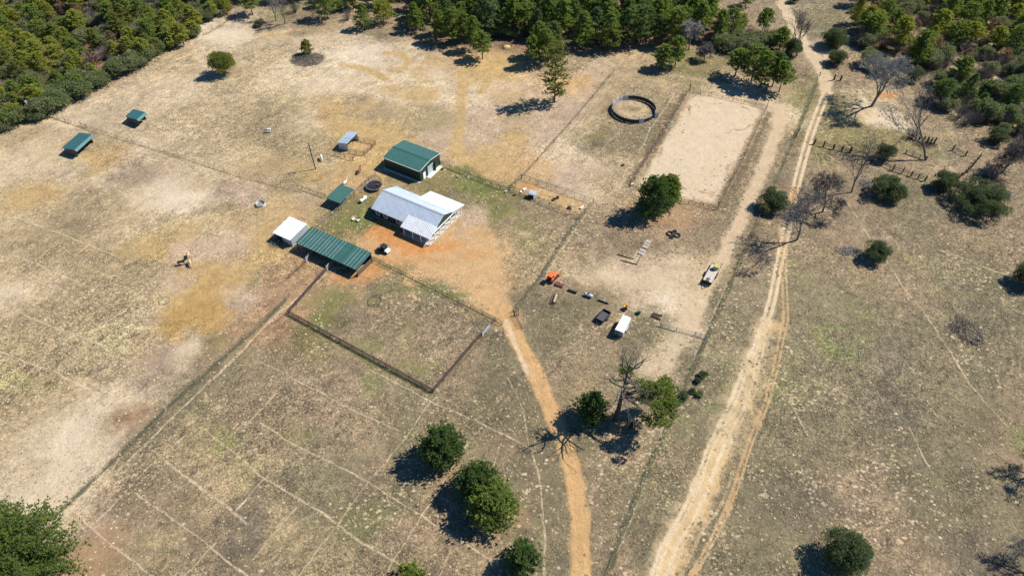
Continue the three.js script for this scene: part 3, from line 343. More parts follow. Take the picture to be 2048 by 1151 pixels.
// ---------------------------------------------------------------- the house
{
  const f = frame(-34.31, -146.7, 31.06), t = thing('house', 'long house with pale grey metal roof and white posted porches', 'house', f.pos, f.turn);
  const eave = 2.85, ridge = 5.3, fz = 5.5, rz = -5.3, L = 19.85;
  // walls under the roof; the right-hand end is an open porch
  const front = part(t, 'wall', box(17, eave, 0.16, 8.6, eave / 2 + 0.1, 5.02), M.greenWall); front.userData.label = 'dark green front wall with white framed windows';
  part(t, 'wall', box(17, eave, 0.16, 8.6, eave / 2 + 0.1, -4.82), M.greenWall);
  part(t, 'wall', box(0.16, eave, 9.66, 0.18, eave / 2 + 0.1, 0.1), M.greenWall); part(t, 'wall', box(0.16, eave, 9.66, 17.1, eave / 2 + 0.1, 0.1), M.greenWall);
  for (const x of [0.35, 19.55]) part(t, 'gable', prism([[-5.25, eave + 0.02], [5.05, eave + 0.02], [0, ridge - 0.12]], 0.1).rotateY(Math.PI / 2).translate(x, 0, 0), M.greenWall);
  for (const [x, w] of [[1.75, 0.95], [4.35, 0.95], [8.6, 1.0], [10.1, 0.8]]) { const fr = part(t, 'window', [box(w + 0.28, 0.14, 0.1, x, 2.32, 5.13), box(w + 0.28, 0.14, 0.12, x, 0.96, 5.13), box(0.14, 1.22, 0.1, x - w / 2 - 0.07, 1.64, 5.13), box(0.14, 1.22, 0.1, x + w / 2 + 0.07, 1.64, 5.13), box(w, 0.07, 0.07, x, 1.64, 5.13)], M.whitePaint); part(fr, 'pane', box(w, 1.22, 0.02, x, 1.64, 5.11), M.glass); }
  for (const [z] of [[2.6], [-2.4]]) { const fr = part(t, 'window', [box(0.1, 0.14, 1.3, 17.2, 2.3, z), box(0.1, 0.14, 1.3, 17.2, 0.96, z), box(0.1, 1.2, 0.14, 17.2, 1.63, z - 0.58), box(0.1, 1.2, 0.14, 17.2, 1.63, z + 0.58)], M.whitePaint); part(fr, 'pane', box(0.02, 1.2, 1.02, 17.19, 1.63, z), M.glass); }
  const dr = part(t, 'door', box(0.06, 2.1, 1, 17.22, 1.2, 0.2), M.whitePaint); part(dr, 'handle', box(0.06, 0.06, 0.1, 17.28, 1.15, 0.58), M.steel);
  const dr2 = part(t, 'door', box(1, 2.1, 0.06, 14.2, 1.2, 5.14), M.whitePaint); part(dr2, 'handle', box(0.1, 0.06, 0.06, 14.6, 1.15, 5.2), M.steel);
  part(t, 'slab', [box(19.8, 0.16, 10.2, 9.9, 0.08, 0.1), box(8.9, 0.15, 2, 15.35, 0.075, 6.15), box(10.9, 0.15, 2.6, 14.35, 0.075, -6.3)], M.concrete);
  // roofs
  const roof = part(t, 'roof', ribbed(V(0, eave, fz), V(L, eave, fz), V(L, ridge, 0), V(0, ridge, 0), 0.5, 0.06, 0.04, 0.08), M.galv);
  part(roof, 'rear_slope', ribbed(V(0, eave, rz), V(L, eave, rz), V(L, ridge, 0), V(0, ridge, 0), 0.42, 0.03), M.galv);
  part(roof, 'ridge_cap', [box(L + 0.06, 0.03, 0.36, L / 2, ridge + 0.0, 0.16, 0, 0.42), box(L + 0.06, 0.03, 0.36, L / 2, ridge + 0.0, -0.16, 0, -0.43)], M.galvDull);
  part(roof, 'fascia', [box(L, 0.2, 0.04, L / 2, eave - 0.12, fz - 0.05), box(L, 0.2, 0.04, L / 2, eave - 0.12, rz + 0.05)], M.trim);
  const fp = part(t, 'porch_roof', ribbed(V(10.75, 2.5, 7.05), V(20.0, 2.5, 7.05), V(20.0, 3.86, 3.4), V(10.75, 3.86, 3.4), 0.52, 0.1, 0.04, 0.1), M.whiteRoof); fp.userData.label = 'white ribbed roof over the front porch';
  part(fp, 'fascia', [box(9.2, 0.22, 0.05, 15.4, 2.36, 7.0), box(0.05, 0.2, 3.88, 19.96, 3.05, 5.22, 0, 0.357)], M.trim);
  const rp = part(t, 'porch_roof', ribbed(V(8.95, 2.5, -8.8), V(20.05, 2.5, -8.8), V(20.05, 3.98, -3.05), V(8.95, 3.98, -3.05), 0.34, 0.03), M.whiteRoof); rp.userData.label = 'pale roof over the rear porch';
  part(rp, 'fascia', [box(11.0, 0.22, 0.05, 14.5, 2.36, -8.72), box(0.05, 0.2, 5.9, 20, 3.12, -5.92, 0, -0.252)], M.trim);
  const posts = []; for (const z of [6.9, 4.55, 2.15, -0.25, -2.65, -5.0, -7.45]) posts.push([19.7, z]); for (const x of [11.7, 14.45, 17.05]) posts.push([x, 6.9]); for (const x of [9.3, 12.7, 16.2]) posts.push([x, -8.4]);
  for (const [x, z] of posts) { const top = z > 5.6 ? 2.42 : z < -5.3 ? 2.5 + (8.8 + z) * 0.257 - 0.08 : Math.min(eave, 3.1); part(t, 'porch_post', box(0.17, top - 0.1, 0.17, x, (top + 0.1) / 2, z), M.whitePaint); }
  part(t, 'porch_beam', [box(0.14, 0.24, 12.2, 19.7, 2.72, 0.0), box(8.4, 0.2, 0.14, 15.6, 2.34, 6.9)], M.whitePaint);
}
// ---------------------------------------------------------------- the workshop barn
{
  const f = frame(-25.56, -156.86, 30.93), t = thing('metal_barn', 'dark green metal barn with green roof and a roll-up door', 'barn', f.pos, f.turn), W = 12.6, D = 9.45, e = 3.75, r = 4.42;
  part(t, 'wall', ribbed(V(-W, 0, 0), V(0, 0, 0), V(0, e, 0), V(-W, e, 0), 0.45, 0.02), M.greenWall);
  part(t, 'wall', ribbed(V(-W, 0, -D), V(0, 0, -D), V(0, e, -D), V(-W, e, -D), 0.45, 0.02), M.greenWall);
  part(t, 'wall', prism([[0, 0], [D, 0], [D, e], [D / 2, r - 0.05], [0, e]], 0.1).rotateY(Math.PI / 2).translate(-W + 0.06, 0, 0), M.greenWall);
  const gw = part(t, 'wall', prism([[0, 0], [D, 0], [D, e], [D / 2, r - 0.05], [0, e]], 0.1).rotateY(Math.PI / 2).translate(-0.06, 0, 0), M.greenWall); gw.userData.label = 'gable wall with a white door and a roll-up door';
  const rf = part(t, 'roof', ribbed(V(-W - 0.15, e, 0.2), V(0.15, e, 0.2), V(0.15, r, -D / 2), V(-W - 0.15, r, -D / 2), 0.52, 0.1, 0.05, 0.11), M.greenLight);
  part(rf, 'rear_slope', ribbed(V(-W - 0.15, e, -D - 0.2), V(0.15, e, -D - 0.2), V(0.15, r, -D / 2), V(-W - 0.15, r, -D / 2), 0.32, 0.03), M.green);
  part(rf, 'ridge_cap', [box(W + 0.36, 0.04, 0.4, -W / 2, r + 0.05, -D / 2 + 0.18, 0, 0.14), box(W + 0.36, 0.04, 0.4, -W / 2, r + 0.05, -D / 2 - 0.18, 0, -0.14)], M.green);
  part(rf, 'rake_trim', [box(0.05, 0.16, 4.95, 0.18, (e + r) / 2 + 0.0, 0.2 - 2.46, 0, 0.136), box(0.05, 0.16, 4.95, 0.18, (e + r) / 2, -D - 0.2 + 2.46, 0, -0.136)], M.trim);
  const d1 = part(t, 'door', box(0.06, 2.15, 1.1, 0.06, 1.1, -1.75), M.whitePaint); part(d1, 'handle', box(0.08, 0.06, 0.12, 0.12, 1.05, -2.15), M.steel);
  const rd = part(t, 'roll_up_door', box(0.04, 2.9, 2.7, 0.02, 1.47, -4.75), M.greenDull);
  for (let k = 0; k < 7; k++) part(rd, 'slat', box(0.06, 0.34, 2.66, 0.06, 0.26 + k * 0.4, -4.75), M.blueTint);
  for (const z of [-3.3, -6.2]) part(t, 'door_jamb', box(0.12, 3.05, 0.14, 0.07, 1.53, z), M.greenWall);
  part(t, 'open_leaf', box(0.7, 3.0, 0.06, 0.36, 1.52, -6.35), M.greenWall);
  part(t, 'apron', [box(1.3, 0.1, 6.6, 0.72, 0.05, -5.8), box(W, 0.08, 0.7, -W / 2, 0.04, 0.4)], M.concreteLight);
  part(t, 'gutter', box(W, 0.12, 0.12, -W / 2, e - 0.1, 0.3), M.trim);
}
// ---------------------------------------------------------------- the open stable with its striped roof, and the pale shed beside it
{
  const f = frame(-54.34, -128.95, 30.01), t = thing('open_stable', 'long open stable with a green roof striped by pale seams', 'stable', f.pos, f.turn), L = 19.4, D = 6.2, h0 = 2.6, h1 = 3.3;
  const rf = part(t, 'roof', [box(L, 0.16, 0.06, L / 2, h0 - 0.14, -0.3), box(L, 0.16, 0.06, L / 2, (h0 + h1) / 2 - 0.14, -D / 2), box(L, 0.16, 0.06, L / 2, h1 - 0.14, -D + 0.3)], M.wood);
  const n = 20; srand(5);
  const tints = [M.green, METAL(0.042, 0.125, 0.108), METAL(0.032, 0.108, 0.094), METAL(0.046, 0.135, 0.118)];
  for (let k = 0; k < n; k++) { const a = L * k / n, b = L * (k + 1) / n - 0.015; part(rf, 'roof_panel', ribbed(V(a, h0, 0), V(b, h0, 0), V(b, h1, -D), V(a, h1, -D), 0.32, 0.025, 0.03, 0.04), tints[k % 4]); if (k && (k < 13 || k > 15)) { const w = [0.035, 0.07, 0.04, 0.055][k % 4]; part(rf, 'seam', ribbed(V(a - w / 2 - 0.01, h0 + 0.045, 0.01), V(a + w / 2 - 0.01, h0 + 0.045, 0.01), V(a + w / 2 - 0.01, h1 + 0.045, -D - 0.01), V(a - w / 2 - 0.01, h1 + 0.045, -D - 0.01), 0.3, 0.01, 0.02, 0.02), M.galvDull); } }
  for (let k = 0; k <= 5; k++) { const x = 0.15 + (L - 0.3) * k / 5; part(t, 'post', box(0.16, h0 - 0.22, 0.16, x, (h0 - 0.22) / 2, -0.3), M.wood); part(t, 'post', box(0.16, h1 - 0.22, 0.16, x, (h1 - 0.22) / 2, -D + 0.3), M.wood); }
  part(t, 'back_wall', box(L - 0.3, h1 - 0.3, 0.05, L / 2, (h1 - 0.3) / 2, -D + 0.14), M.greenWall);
  for (const x of [6.6, 12.9, 19.2]) part(t, 'partition', [0, 1, 2, 3].map((k) => box(0.05, 0.28, D - 0.9, x, 0.3 + k * 0.38, -D / 2)), M.wood);
}
{
  const f = frame(-54.34, -128.95, 30.01), t = thing('white_roofed_shed', 'small metal shed with a white roof beside the striped stable', 'shed', f.pos, f.turn), x0 = -7.7, x1 = -1.75, h0 = 2.55, h1 = 3.1, D = 6.5;
  part(t, 'roof', ribbed(V(x0, h0, 0.05), V(x1, h0, 0.05), V(x1, h1, -D), V(x0, h1, -D), 0.52, 0.1, 0.04, 0.1), M.whiteRoof);
  part(t, 'wall', prism([[0.4, 0], [D - 0.2, 0], [D - 0.2, h1 - 0.06], [0.4, h0 - 0.02]], 0.05).rotateY(Math.PI / 2).translate(x1 - 0.15, 0, 0), M.galvDull);
  part(t, 'wall', prism([[0.4, 0], [D - 0.2, 0], [D - 0.2, h1 - 0.06], [0.4, h0 - 0.02]], 0.05).rotateY(Math.PI / 2).translate(x0 + 0.2, 0, 0), M.galvDull);
  part(t, 'wall', ribbed(V(x0 + 0.25, 0, -D + 0.25), V(x1 - 0.2, 0, -D + 0.25), V(x1 - 0.2, h1 - 0.06, -D + 0.25), V(x0 + 0.25, h1 - 0.06, -D + 0.25), 0.3, 0.02), M.galvDull);
  part(t, 'wall', ribbed(V(x0 + 2.6, 0, -0.4), V(x1 - 0.2, 0, -0.4), V(x1 - 0.2, h0 - 0.04, -0.4), V(x0 + 2.6, h0 - 0.04, -0.4), 0.3, 0.02), M.galvDull);
  part(t, 'post', box(0.14, h0 - 0.08, 0.14, x0 + 0.3, (h0 - 0.08) / 2, -0.38), M.wood);
}
// ---------------------------------------------------------------- small shelters
function leanTo(name, label, o, u, v, h0, h1, roofM, wallM, opt = {}) {                 // o: ground corner, u: along the open front, v: depth vector
  const t = thing(name, label, opt.category || 'shelter', [o.x, 0, o.z], 0, opt.group), at = (a, b, y) => u.clone().multiplyScalar(a).addScaledVector(v, b).setY(y), over = opt.over || 0.04;
  const rf = part(t, 'roof', ribbed(at(-over, -over * 1.5, h0), at(1 + over, -over * 1.5, h0), at(1 + over, 1 + over, h1), at(-over, 1 + over, h1), 0.35, 0.03), roofM);
  if (opt.visor) part(rf, 'visor', ribbed(at(-over, -over * 1.5 - opt.visor, h0 - 0.5), at(1 + over, -over * 1.5 - opt.visor, h0 - 0.5), at(1 + over, -over * 1.5, h0 - 0.01), at(-over, -over * 1.5, h0 - 0.01), 0.35, 0.03), opt.visorM || roofM);
  const wall = (a, b, c, d, top0, top1) => { const p = at(a, b, 0), q = at(c, d, 0), g = new Tris(), N = q.clone().sub(p).cross(UPV).normalize().multiplyScalar(0.04); const cs = [-1, 1].map((s) => [p.clone().addScaledVector(N, s), q.clone().addScaledVector(N, s), q.clone().addScaledVector(N, s).setY(top1), p.clone().addScaledVector(N, s).setY(top0)]); for (const c4 of cs) { g.tri(c4[0], c4[1], c4[2]); g.tri(c4[0], c4[2], c4[3]); } for (const [i, j] of [[0, 3], [1, 2], [3, 2], [0, 1]]) { g.tri(cs[0][i], cs[1][i], cs[1][j]); g.tri(cs[0][i], cs[1][j], cs[0][j]); } part(t, 'wall', g.geo(), wallM); };
  const hh = (b) => h0 + (h1 - h0) * b - 0.07;
  if (opt.walls !== false) { wall(0, 0.0, 0, 1, hh(0), hh(1)); wall(1, 0.0, 1, 1, hh(0), hh(1)); wall(0.01, 1, 0.99, 1, hh(1), hh(1)); }
  for (const [a, b] of opt.posts || [[0.02, 0.03], [0.98, 0.03], [0.5, 0.03]]) part(t, 'post', rod(at(a, b, 0), at(a, b, hh(b)), 0.07), M.wood);
  return t;
}
{
  // the green field shelters face right; front is the edge towards the right
  let a = P(156, 313), b = P(187, 285); leanTo('field_shelter', 'long green-roofed field shelter beside a patch of yellow straw', a, b.clone().sub(a), P(133, 307).sub(a), 2.75, 2.25, M.greenDull, M.wood, { over: 0.06, visor: 0.16 });
  a = P(278, 252); b = P(292.5, 239); leanTo('field_shelter', 'short green-roofed field shelter with a square roof', a, b.clone().sub(a), P(257.5, 244.5).sub(a), 2.7, 2.2, M.greenDull, M.wood, { over: 0.08, visor: 0.16 });
  // open carport of four posts
  const c0 = P(651, 395.5, 2.4), c1 = P(680, 406.5, 2.4), c2 = P(708.5, 378, 2.7), c3 = P(680, 368, 2.7), t = thing('green_carport', 'small open carport with a flat green metal roof on posts', 'carport', [c0.x, 0, c0.z]), rel = (p) => p.clone().sub(V(c0.x, 0, c0.z));
  part(t, 'roof', ribbed(rel(c0), rel(c1), rel(c2), rel(c3), 0.3, 0.035), M.green);
  const ctr = rel(c0.clone().add(c2).multiplyScalar(0.5).setY(0)); for (const c of [c0, c1, c2, c3]) { const q = rel(c).lerp(ctr.clone().setY(c.y), 0.08); part(t, 'post', rod(q.clone().setY(0), q.clone().setY(c.y - 0.06), 0.08), M.wood); }
  for (const [p, q, y] of [[c0, c1, 2.3], [c3, c2, 2.6]]) part(t, 'beam', rod(rel(p).lerp(ctr, 0.08).setY(y), rel(q).lerp(ctr, 0.08).setY(y), 0.06), M.wood);
  // tin shelter with two roof sheets at the pipe pen
  a = P(697, 302); b = P(716.5, 281); const tt = leanTo('tin_shelter', 'small bare tin shelter with a pale blue roof at the pipe pen', a, b.clone().sub(a), P(678, 298).sub(a), 2.75, 2.4, M.blueTint, M.galvDull, { over: 0.03, posts: [[0.99, 0.03], [0.5, 0.03]] });
  part(tt, 'roof_sheet', ribbed(...[[0.45, -0.06, 2.8], [1.06, -0.06, 2.8], [1.06, 1.0, 2.47], [0.45, 1.0, 2.47]].map(([x, y, h]) => b.clone().sub(a).multiplyScalar(x).addScaledVector(P(678, 298).sub(a), y).setY(h)), 0.35, 0.03), M.galv);
}
// ---------------------------------------------------------------- fences: every post, rail and strand run its own part
const railGeo = new Map(); const unitRod = (n) => { if (!railGeo.has(n)) { const g = new THREE.CylinderGeometry(1, 1, 1, n); g.translate(0, 0.5, 0); railGeo.set(n, g); } return railGeo.get(n); };
function bar(parent, name, a, b, r, m, n = 6) { const o = shade(new THREE.Mesh(unitRod(n), m)), d = b.clone().sub(a); o.name = name; o.position.copy(a); o.scale.set(r, d.length(), r); o.quaternion.setFromUnitVectors(UPV, d.normalize()); parent.add(o); return o; }
function fence(name, label, pts, o = {}) {
  const { every = 3, h = 1.35, rails = [], railR = 0.045, postR = 0.06, post = M.rust, rail = M.rust, wires = [], wireR = 0.014, lean = 0.03, skip = () => false, corner = 0 } = o;
  const q = pts.map((p) => p.isVector3 ? p : P(...p)), c = q[0].clone(), t = thing(name, label, o.category || 'fence', [c.x, 0, c.z], 0, o.group);
  for (let s = 0; s + 1 < q.length; s++) {
    const a = q[s].clone().sub(c), b = q[s + 1].clone().sub(c), L = a.distanceTo(b), n = Math.max(1, Math.round(L / every)); let prev = null;
    for (let k = 0; k <= n; k++) {
      if (k === n && s + 2 < q.length) { /* next run starts here */ } 
      const p = a.clone().lerp(b, k / n), H = h * (1 + rr(-0.04, 0.04)) + (k % n === 0 ? corner : 0), top = p.clone().add(V(rr(-lean, lean) * H, H, rr(-lean, lean) * H));
      if (!(k === 0 && s > 0) && !skip(s, k)) bar(t, 'post', p, top, postR * (k % n === 0 ? 1.25 : 1), post);
      if (prev && !skip(s, k - 0.5)) { for (const y of rails) bar(t, 'rail', prev.clone().setY(y + rr(-0.01, 0.01)), p.clone().setY(y + rr(-0.01, 0.01)), railR, rail); }
      prev = p;
    }
    for (const y of wires) bar(t, 'wire', a.clone().setY(y), b.clone().setY(y), wireR, M.wire, 4);
  }
  return t;
}
function panelGate(name, label, p0, p1, h, m, o = {}) {
  const a = p0.isVector3 ? p0 : P(...p0), b = p1.isVector3 ? p1 : P(...p1), t = thing(name, label, 'gate', [a.x, 0, a.z], 0, o.group), d = b.clone().sub(a), y0 = 0.12, n = o.bars || 6, r = o.r || 0.03;
  const z = V(0, 0, 0); for (const x of [z, d]) bar(t, 'stile', x.clone().setY(y0), x.clone().setY(h), r * 1.2, m);
  for (let k = 0; k < n; k++) bar(t, 'rail', z.clone().setY(y0 + (h - y0) * k / (n - 1)), d.clone().setY(y0 + (h - y0) * k / (n - 1)), r, m);
  if (o.mesh) { const g = new Tris(), N = 9; for (let k = 1; k < N; k++) g.limb(d.clone().multiplyScalar(k / N).setY(y0), d.clone().multiplyScalar(k / N).setY(h), 0.014, 0.014, 4); part(t, 'mesh', g.geo(), m); }
  return t;
}
srand(909);
const R5 = [0.25, 0.5, 0.75, 1.0, 1.3];
const sheet = (a, b, h0, h1) => { const t = new Tris(), N = b.clone().sub(a).cross(UPV).normalize().multiplyScalar(0.015), A = a.clone().add(N), B = b.clone().add(N), C = b.clone().sub(N), D = a.clone().sub(N), up = (v, y) => v.clone().setY(y); for (const [p, q] of [[A, B], [B, C], [C, D], [D, A]]) { t.tri(up(p, h0), up(q, h0), up(q, h1)); t.tri(up(p, h0), up(q, h1), up(p, h1)); } t.tri(up(A, h1), up(B, h1), up(C, h1)); t.tri(up(A, h1), up(C, h1), up(D, h1)); return t.geo(); };
fence('paddock_fence', 'rusty five-rail pipe fence around the grass paddock', [[653, 542], [577, 627], [867, 784], [957, 678]], { rails: R5, rail: M.rustDark, post: M.rustDark, railR: 0.05, postR: 0.075, every: 3.2 });
fence('drive_fence', 'pipe and wire fence between the paddock and the drive', [[740, 517], [990, 641], [1004, 650]], { rails: [0.15, 1.3], wires: [0.4, 0.7, 1.0], rail: M.rustDark, post: M.rustDark, every: 3.4, postR: 0.06 });
panelGate('paddock_gate', 'dark pipe gate with grey sheet at the paddock corner by the drive', [990, 643], [957, 678], 1.3, M.rustDark, { bars: 5 });
{ const t = thing('metal_sheet_panel', 'bright grey sheet wired to the paddock gate', 'panel', P(964, 671)), d = P(980, 653).sub(P(964, 671)); part(t, 'sheet', sheet(V(0.06, 0, 0.06), d.clone().add(V(0.06, 0, 0.06)), 0.2, 1.2), M.galvDull); part(t, 'edge', [rod(V(0.06, 1.2, 0.06), d.clone().add(V(0.06, 1.2, 0.06)), 0.025)], M.steel); }
panelGate('stable_gate', 'grey mesh gate reaching out of the shade at the middle of the stable', [612, 524], [624, 511], 1.5, M.steel, { bars: 8, mesh: true });
panelGate('stable_gate', 'grey mesh gate at the end of the paddock fence by the stable', [653, 541], [667, 527], 1.5, M.steel, { bars: 8, mesh: true });
fence('pen_rail_fence', 'short pipe fence running out from the stable gate', [[612, 525], [579, 555]], { rails: [0.4, 0.8, 1.2], every: 3, post: M.rustDark, rail: M.rust });
fence('yard_fence', 'low rail fence on the lawn side running from the stable to the trampoline', [[637, 452], [664, 432], [692, 406], [708, 389], [724, 371], [751, 350]], { rails: [1.2, 0.6], rail: M.woodGrey, post: M.woodGrey, wires: [0.3, 0.9], every: 3 });
fence('pipe_rail_fence', 'short pipe rail fence ending at the green carport', [[604, 378], [651, 395]], { rails: [0.45, 0.85, 1.25], every: 2.6, post: M.rust });
fence('barn_yard_fence', 'rust pipe fence running from the barn to the chicken run', [[881, 329], [1001, 378], [1020, 380]], { rails: [1.3, 0.7], wires: [0.3, 0.5, 1.0], every: 3.2, rail: M.rustDark, post: M.rustDark });
fence('chicken_run_fence', 'tall rust pipe and wire fence around the orange chicken run', [[1042, 357], [1093, 374], [1187, 407], [1159, 438], [1020, 379], [1042, 357]], { rails: [1.6], wires: [0.2, 0.5, 0.8, 1.1, 1.4], h: 1.65, every: 3, post: M.rust, rail: M.rust });
fence('yard_line_fence', 'dark pipe and wire fence dividing the yard from the machinery lot', [[1159, 439], [1120, 496], [1085, 553], [1050, 597], [1032, 621]], { rails: [1.3], wires: [0.2, 0.45, 0.7, 0.95], every: 3, rail: M.pipeDark, post: M.pipeDark, postR: 0.06 });
fence('corner_brace_fence', 'heavy pipe corner brace beside the entrance gate', [[1027, 624], [1037, 622], [1037, 631], [1029, 632]], { rails: [0.5, 1.3], every: 1.5, rail: M.pipeDark, post: M.pipeDark, postR: 0.07, railR: 0.05 });
panelGate('entrance_gate', 'open pipe gate lying along the drive entrance', [1028, 628], [1043, 657], 1.25, M.rust, { bars: 5, r: 0.028 });
fence('pasture_fence', 'long wire fence on steel posts between the pale and brown pastures', [[110, 1032], [260, 890], [346, 806], [430, 730], [520, 648], [578, 592]], { wires: [0.35, 0.6, 0.85, 1.1], post: M.pipeDark, postR: 0.04, h: 1.3, every: 4.6 });
fence('field_fence', 'wire fence crossing the pale field past the green shelters', [[95, 230], [137, 246], [173, 256], [330, 306], [480, 352], [604, 378]], { wires: [0.35, 0.7, 1.05], post: M.wood, postR: 0.05, h: 1.3, every: 6 });
fence('brace_fence', 'weathered wooden brace in the fence above the green shelters', [[130, 242], [143, 246]], { rails: [0.5, 1.1], post: M.woodGrey, rail: M.woodGrey, every: 2.6, postR: 0.08 });
fence('brace_fence', 'weathered wooden brace nearer the short green shelter', [[162, 250], [174, 255]], { rails: [0.5, 1.1], post: M.woodGrey, rail: M.woodGrey, every: 2.6, postR: 0.08 });
fence('dividing_fence', 'wire fence with wooden posts running from the woods to the chicken run', [[1228, 142], [1185, 196], [1140, 248], [1090, 304], [1043, 357]], { wires: [0.35, 0.7, 1.05], post: M.wood, postR: 0.07, h: 1.3, every: 5 });
fence('lane_fence', 'long wire fence beside the sandy track', [[1640, 150], [1606, 232], [1565, 330], [1490, 500], [1416, 672], [1340, 842], [1290, 952], [1208, 1160]], { wires: [0.35, 0.6, 0.85, 1.1], post: M.pipeDark, postR: 0.04, h: 1.25, every: 5 });
fence('arena_fence', 'thin fence with tall dark corner posts around the sand arena', [[1379, 181], [1533, 217], [1487, 318], [1435, 419], [1349, 402], [1260, 373], [1318, 280], [1379, 181]], { rails: [0.6, 1.15], railR: 0.04, post: M.woodDark, rail: M.rustDark, postR: 0.07, h: 1.3, every: 3.6, corner: 1.2 });
fence('lot_gate_fence', 'grey pipe panels beside the machinery lot gate', [[1322, 652], [1353, 661]], { rails: [0.3, 0.6, 0.9, 1.2], every: 2.2, post: M.steel, rail: M.steel });
fence('lot_gate_fence', 'grey pipe panels beside the wire fence of the lane', [[1390, 670], [1413, 677]], { rails: [0.3, 0.6, 0.9, 1.2], every: 2.2, post: M.steel, rail: M.steel });
panelGate('lot_gate', 'thin grey pipe gate closing the machinery lot', [1354, 661], [1389, 670], 1.2, M.steel, { bars: 6, r: 0.018 });
fence('wood_edge_fence', 'old wire fence at the edge of the thicket', [[472, 28], [452, 44], [425, 58], [407, 70]], { wires: [0.4, 0.8, 1.2], post: M.woodGrey, postR: 0.06, every: 3.5, h: 1.4 });
fence('lane_end_fence', 'short wire fence at the bend of the sandy track', [[1590, 147], [1612, 151], [1640, 152]], { wires: [0.4, 0.8, 1.2], post: M.wood, postR: 0.08, every: 3, h: 1.4 });
fence('track_post_fence', 'two stout dark posts beside the bend of the sandy track', [[1668, 160], [1681, 161]], { rails: [], wires: [0.6], post: M.woodDark, postR: 0.21, every: 3, h: 1.92 });
fence('post_fence', 'wide-spaced dark wooden posts by the sandy track', [[1628, 288], [1667, 298], [1700, 305]], { rails: [0.6, 1.15], railR: 0.08, rail: M.wood, wires: [], post: M.woodDark, postR: 0.20, every: 2.6, h: 1.80, lean: 0.09 });
fence('old_corral_fence', 'leaning dark posts around the abandoned corral', [[1744, 325], [1765, 330], [1786, 340], [1822, 352], [1850, 362]], { rails: [0.6, 1.15], railR: 0.08, rail: M.wood, wires: [], post: M.woodDark, postR: 0.15, every: 2.4, h: 1.92, lean: 0.1 });
fence('old_corral_fence', 'leaning dark posts at the far end of the abandoned corral', [[1958, 318], [1935, 345], [1912, 361]], { rails: [0.7, 1.1], post: M.woodDark, rail: M.woodDark, postR: 0.15, every: 2.4, h: 1.92, lean: 0.1 });
fence('old_corral_fence', 'two dark posts standing alone beside the corral gate', [[1905, 300], [1931, 312]], { rails: [0.6, 1.15], railR: 0.08, rail: M.wood, wires: [], post: M.woodDark, postR: 0.15, every: 3.5, h: 1.92, lean: 0.1 });
fence('corral_chute', 'ruined cattle chute of close-set dark planks', [[1824, 277], [1838, 281], [1854, 286], [1868, 288]], { railR: 0.09, rails: [0.5, 1.0, 1.4], post: M.woodDark, rail: M.woodDark, postR: 0.18, every: 1.1, h: 2.28, lean: 0.1 });
fence('corral_rail', 'weathered corral rails leaning beside a dead tree', [[1812, 306], [1853, 320]], { railR: 0.09, rails: [0.4, 0.8, 1.2], post: M.wood, rail: M.woodGrey, postR: 0.1, every: 2.2, h: 1.4, lean: 0.05 });
fence('corral_rail', 'weathered rails leading up from the ruined chute', [[1826, 278], [1846, 248], [1860, 232]], { railR: 0.09, rails: [0.9], wires: [0.4], post: M.woodDark, rail: M.wood, postR: 0.09, every: 3.2, h: 1.4, lean: 0.08 });
fence('corral_rail', 'weathered rails behind a dark round bush', [[1786, 296], [1800, 284]], { railR: 0.09, rails: [0.6, 1.1], post: M.woodDark, rail: M.wood, postR: 0.09, every: 2, h: 1.5, lean: 0.08 });
fence('brace_fence', 'dark wooden H brace in the fence of the lane', [[1592, 274], [1598, 263]], { rails: [0.4, 1.2], post: M.woodDark, rail: M.woodDark, postR: 0.1, every: 1.6, h: 1.5 });
// pipe pen in front of the tin shelter
fence('pipe_pen', 'brown pipe pen in front of the tin shelter', [[718, 281], [751, 289], [744, 297], [728, 311], [699, 305]], { rails: [0.3, 0.7, 1.1, 1.5], h: 1.55, every: 2.2, railR: 0.045, post: M.rust });
fence('pipe_pen', 'curved brown pipe wing below the tin shelter', [[671, 309], [690, 316], [706, 321], [711, 313]], { rails: [0.5, 1.0, 1.5], h: 1.55, every: 2.0, railR: 0.045, post: M.rust });
// round pen: panels with dark sheeting between pipe rails
{
  const c = P(1267, 222), t = thing('round_pen', 'round horse pen of dark sheeted panels with grey top rail', 'round pen', [c.x, 0, c.z]), R = 6.95, n = 26, ptA = (k) => V(Math.cos(k / n * Math.PI * 2) * R, 0, Math.sin(k / n * Math.PI * 2) * R);
  const pale = new Set([1, 2, 5, 15, 16, 17, 18]);
  for (let k = 0; k < n; k++) {
    const a = ptA(k), b = ptA(k + 1); bar(t, 'post', a, a.clone().setY(1.95), 0.05, M.pipeDark);
    if (k === 2) continue;
    part(t, 'panel', sheet(a, b, 0.08, 1.35), pale.has(k) ? M.galvDull : M.black);
    for (const y of [1.37, 1.7]) bar(t, 'rail', a.clone().setY(y), b.clone().setY(y), 0.035, y < 1.5 ? M.steel : M.galvDull);
  }
  const a = ptA(2), b = a.clone().add(V(1.2, 0, 0.5)); part(t, 'gate', sheet(a, b, 0.1, 1.6), M.galv);
}
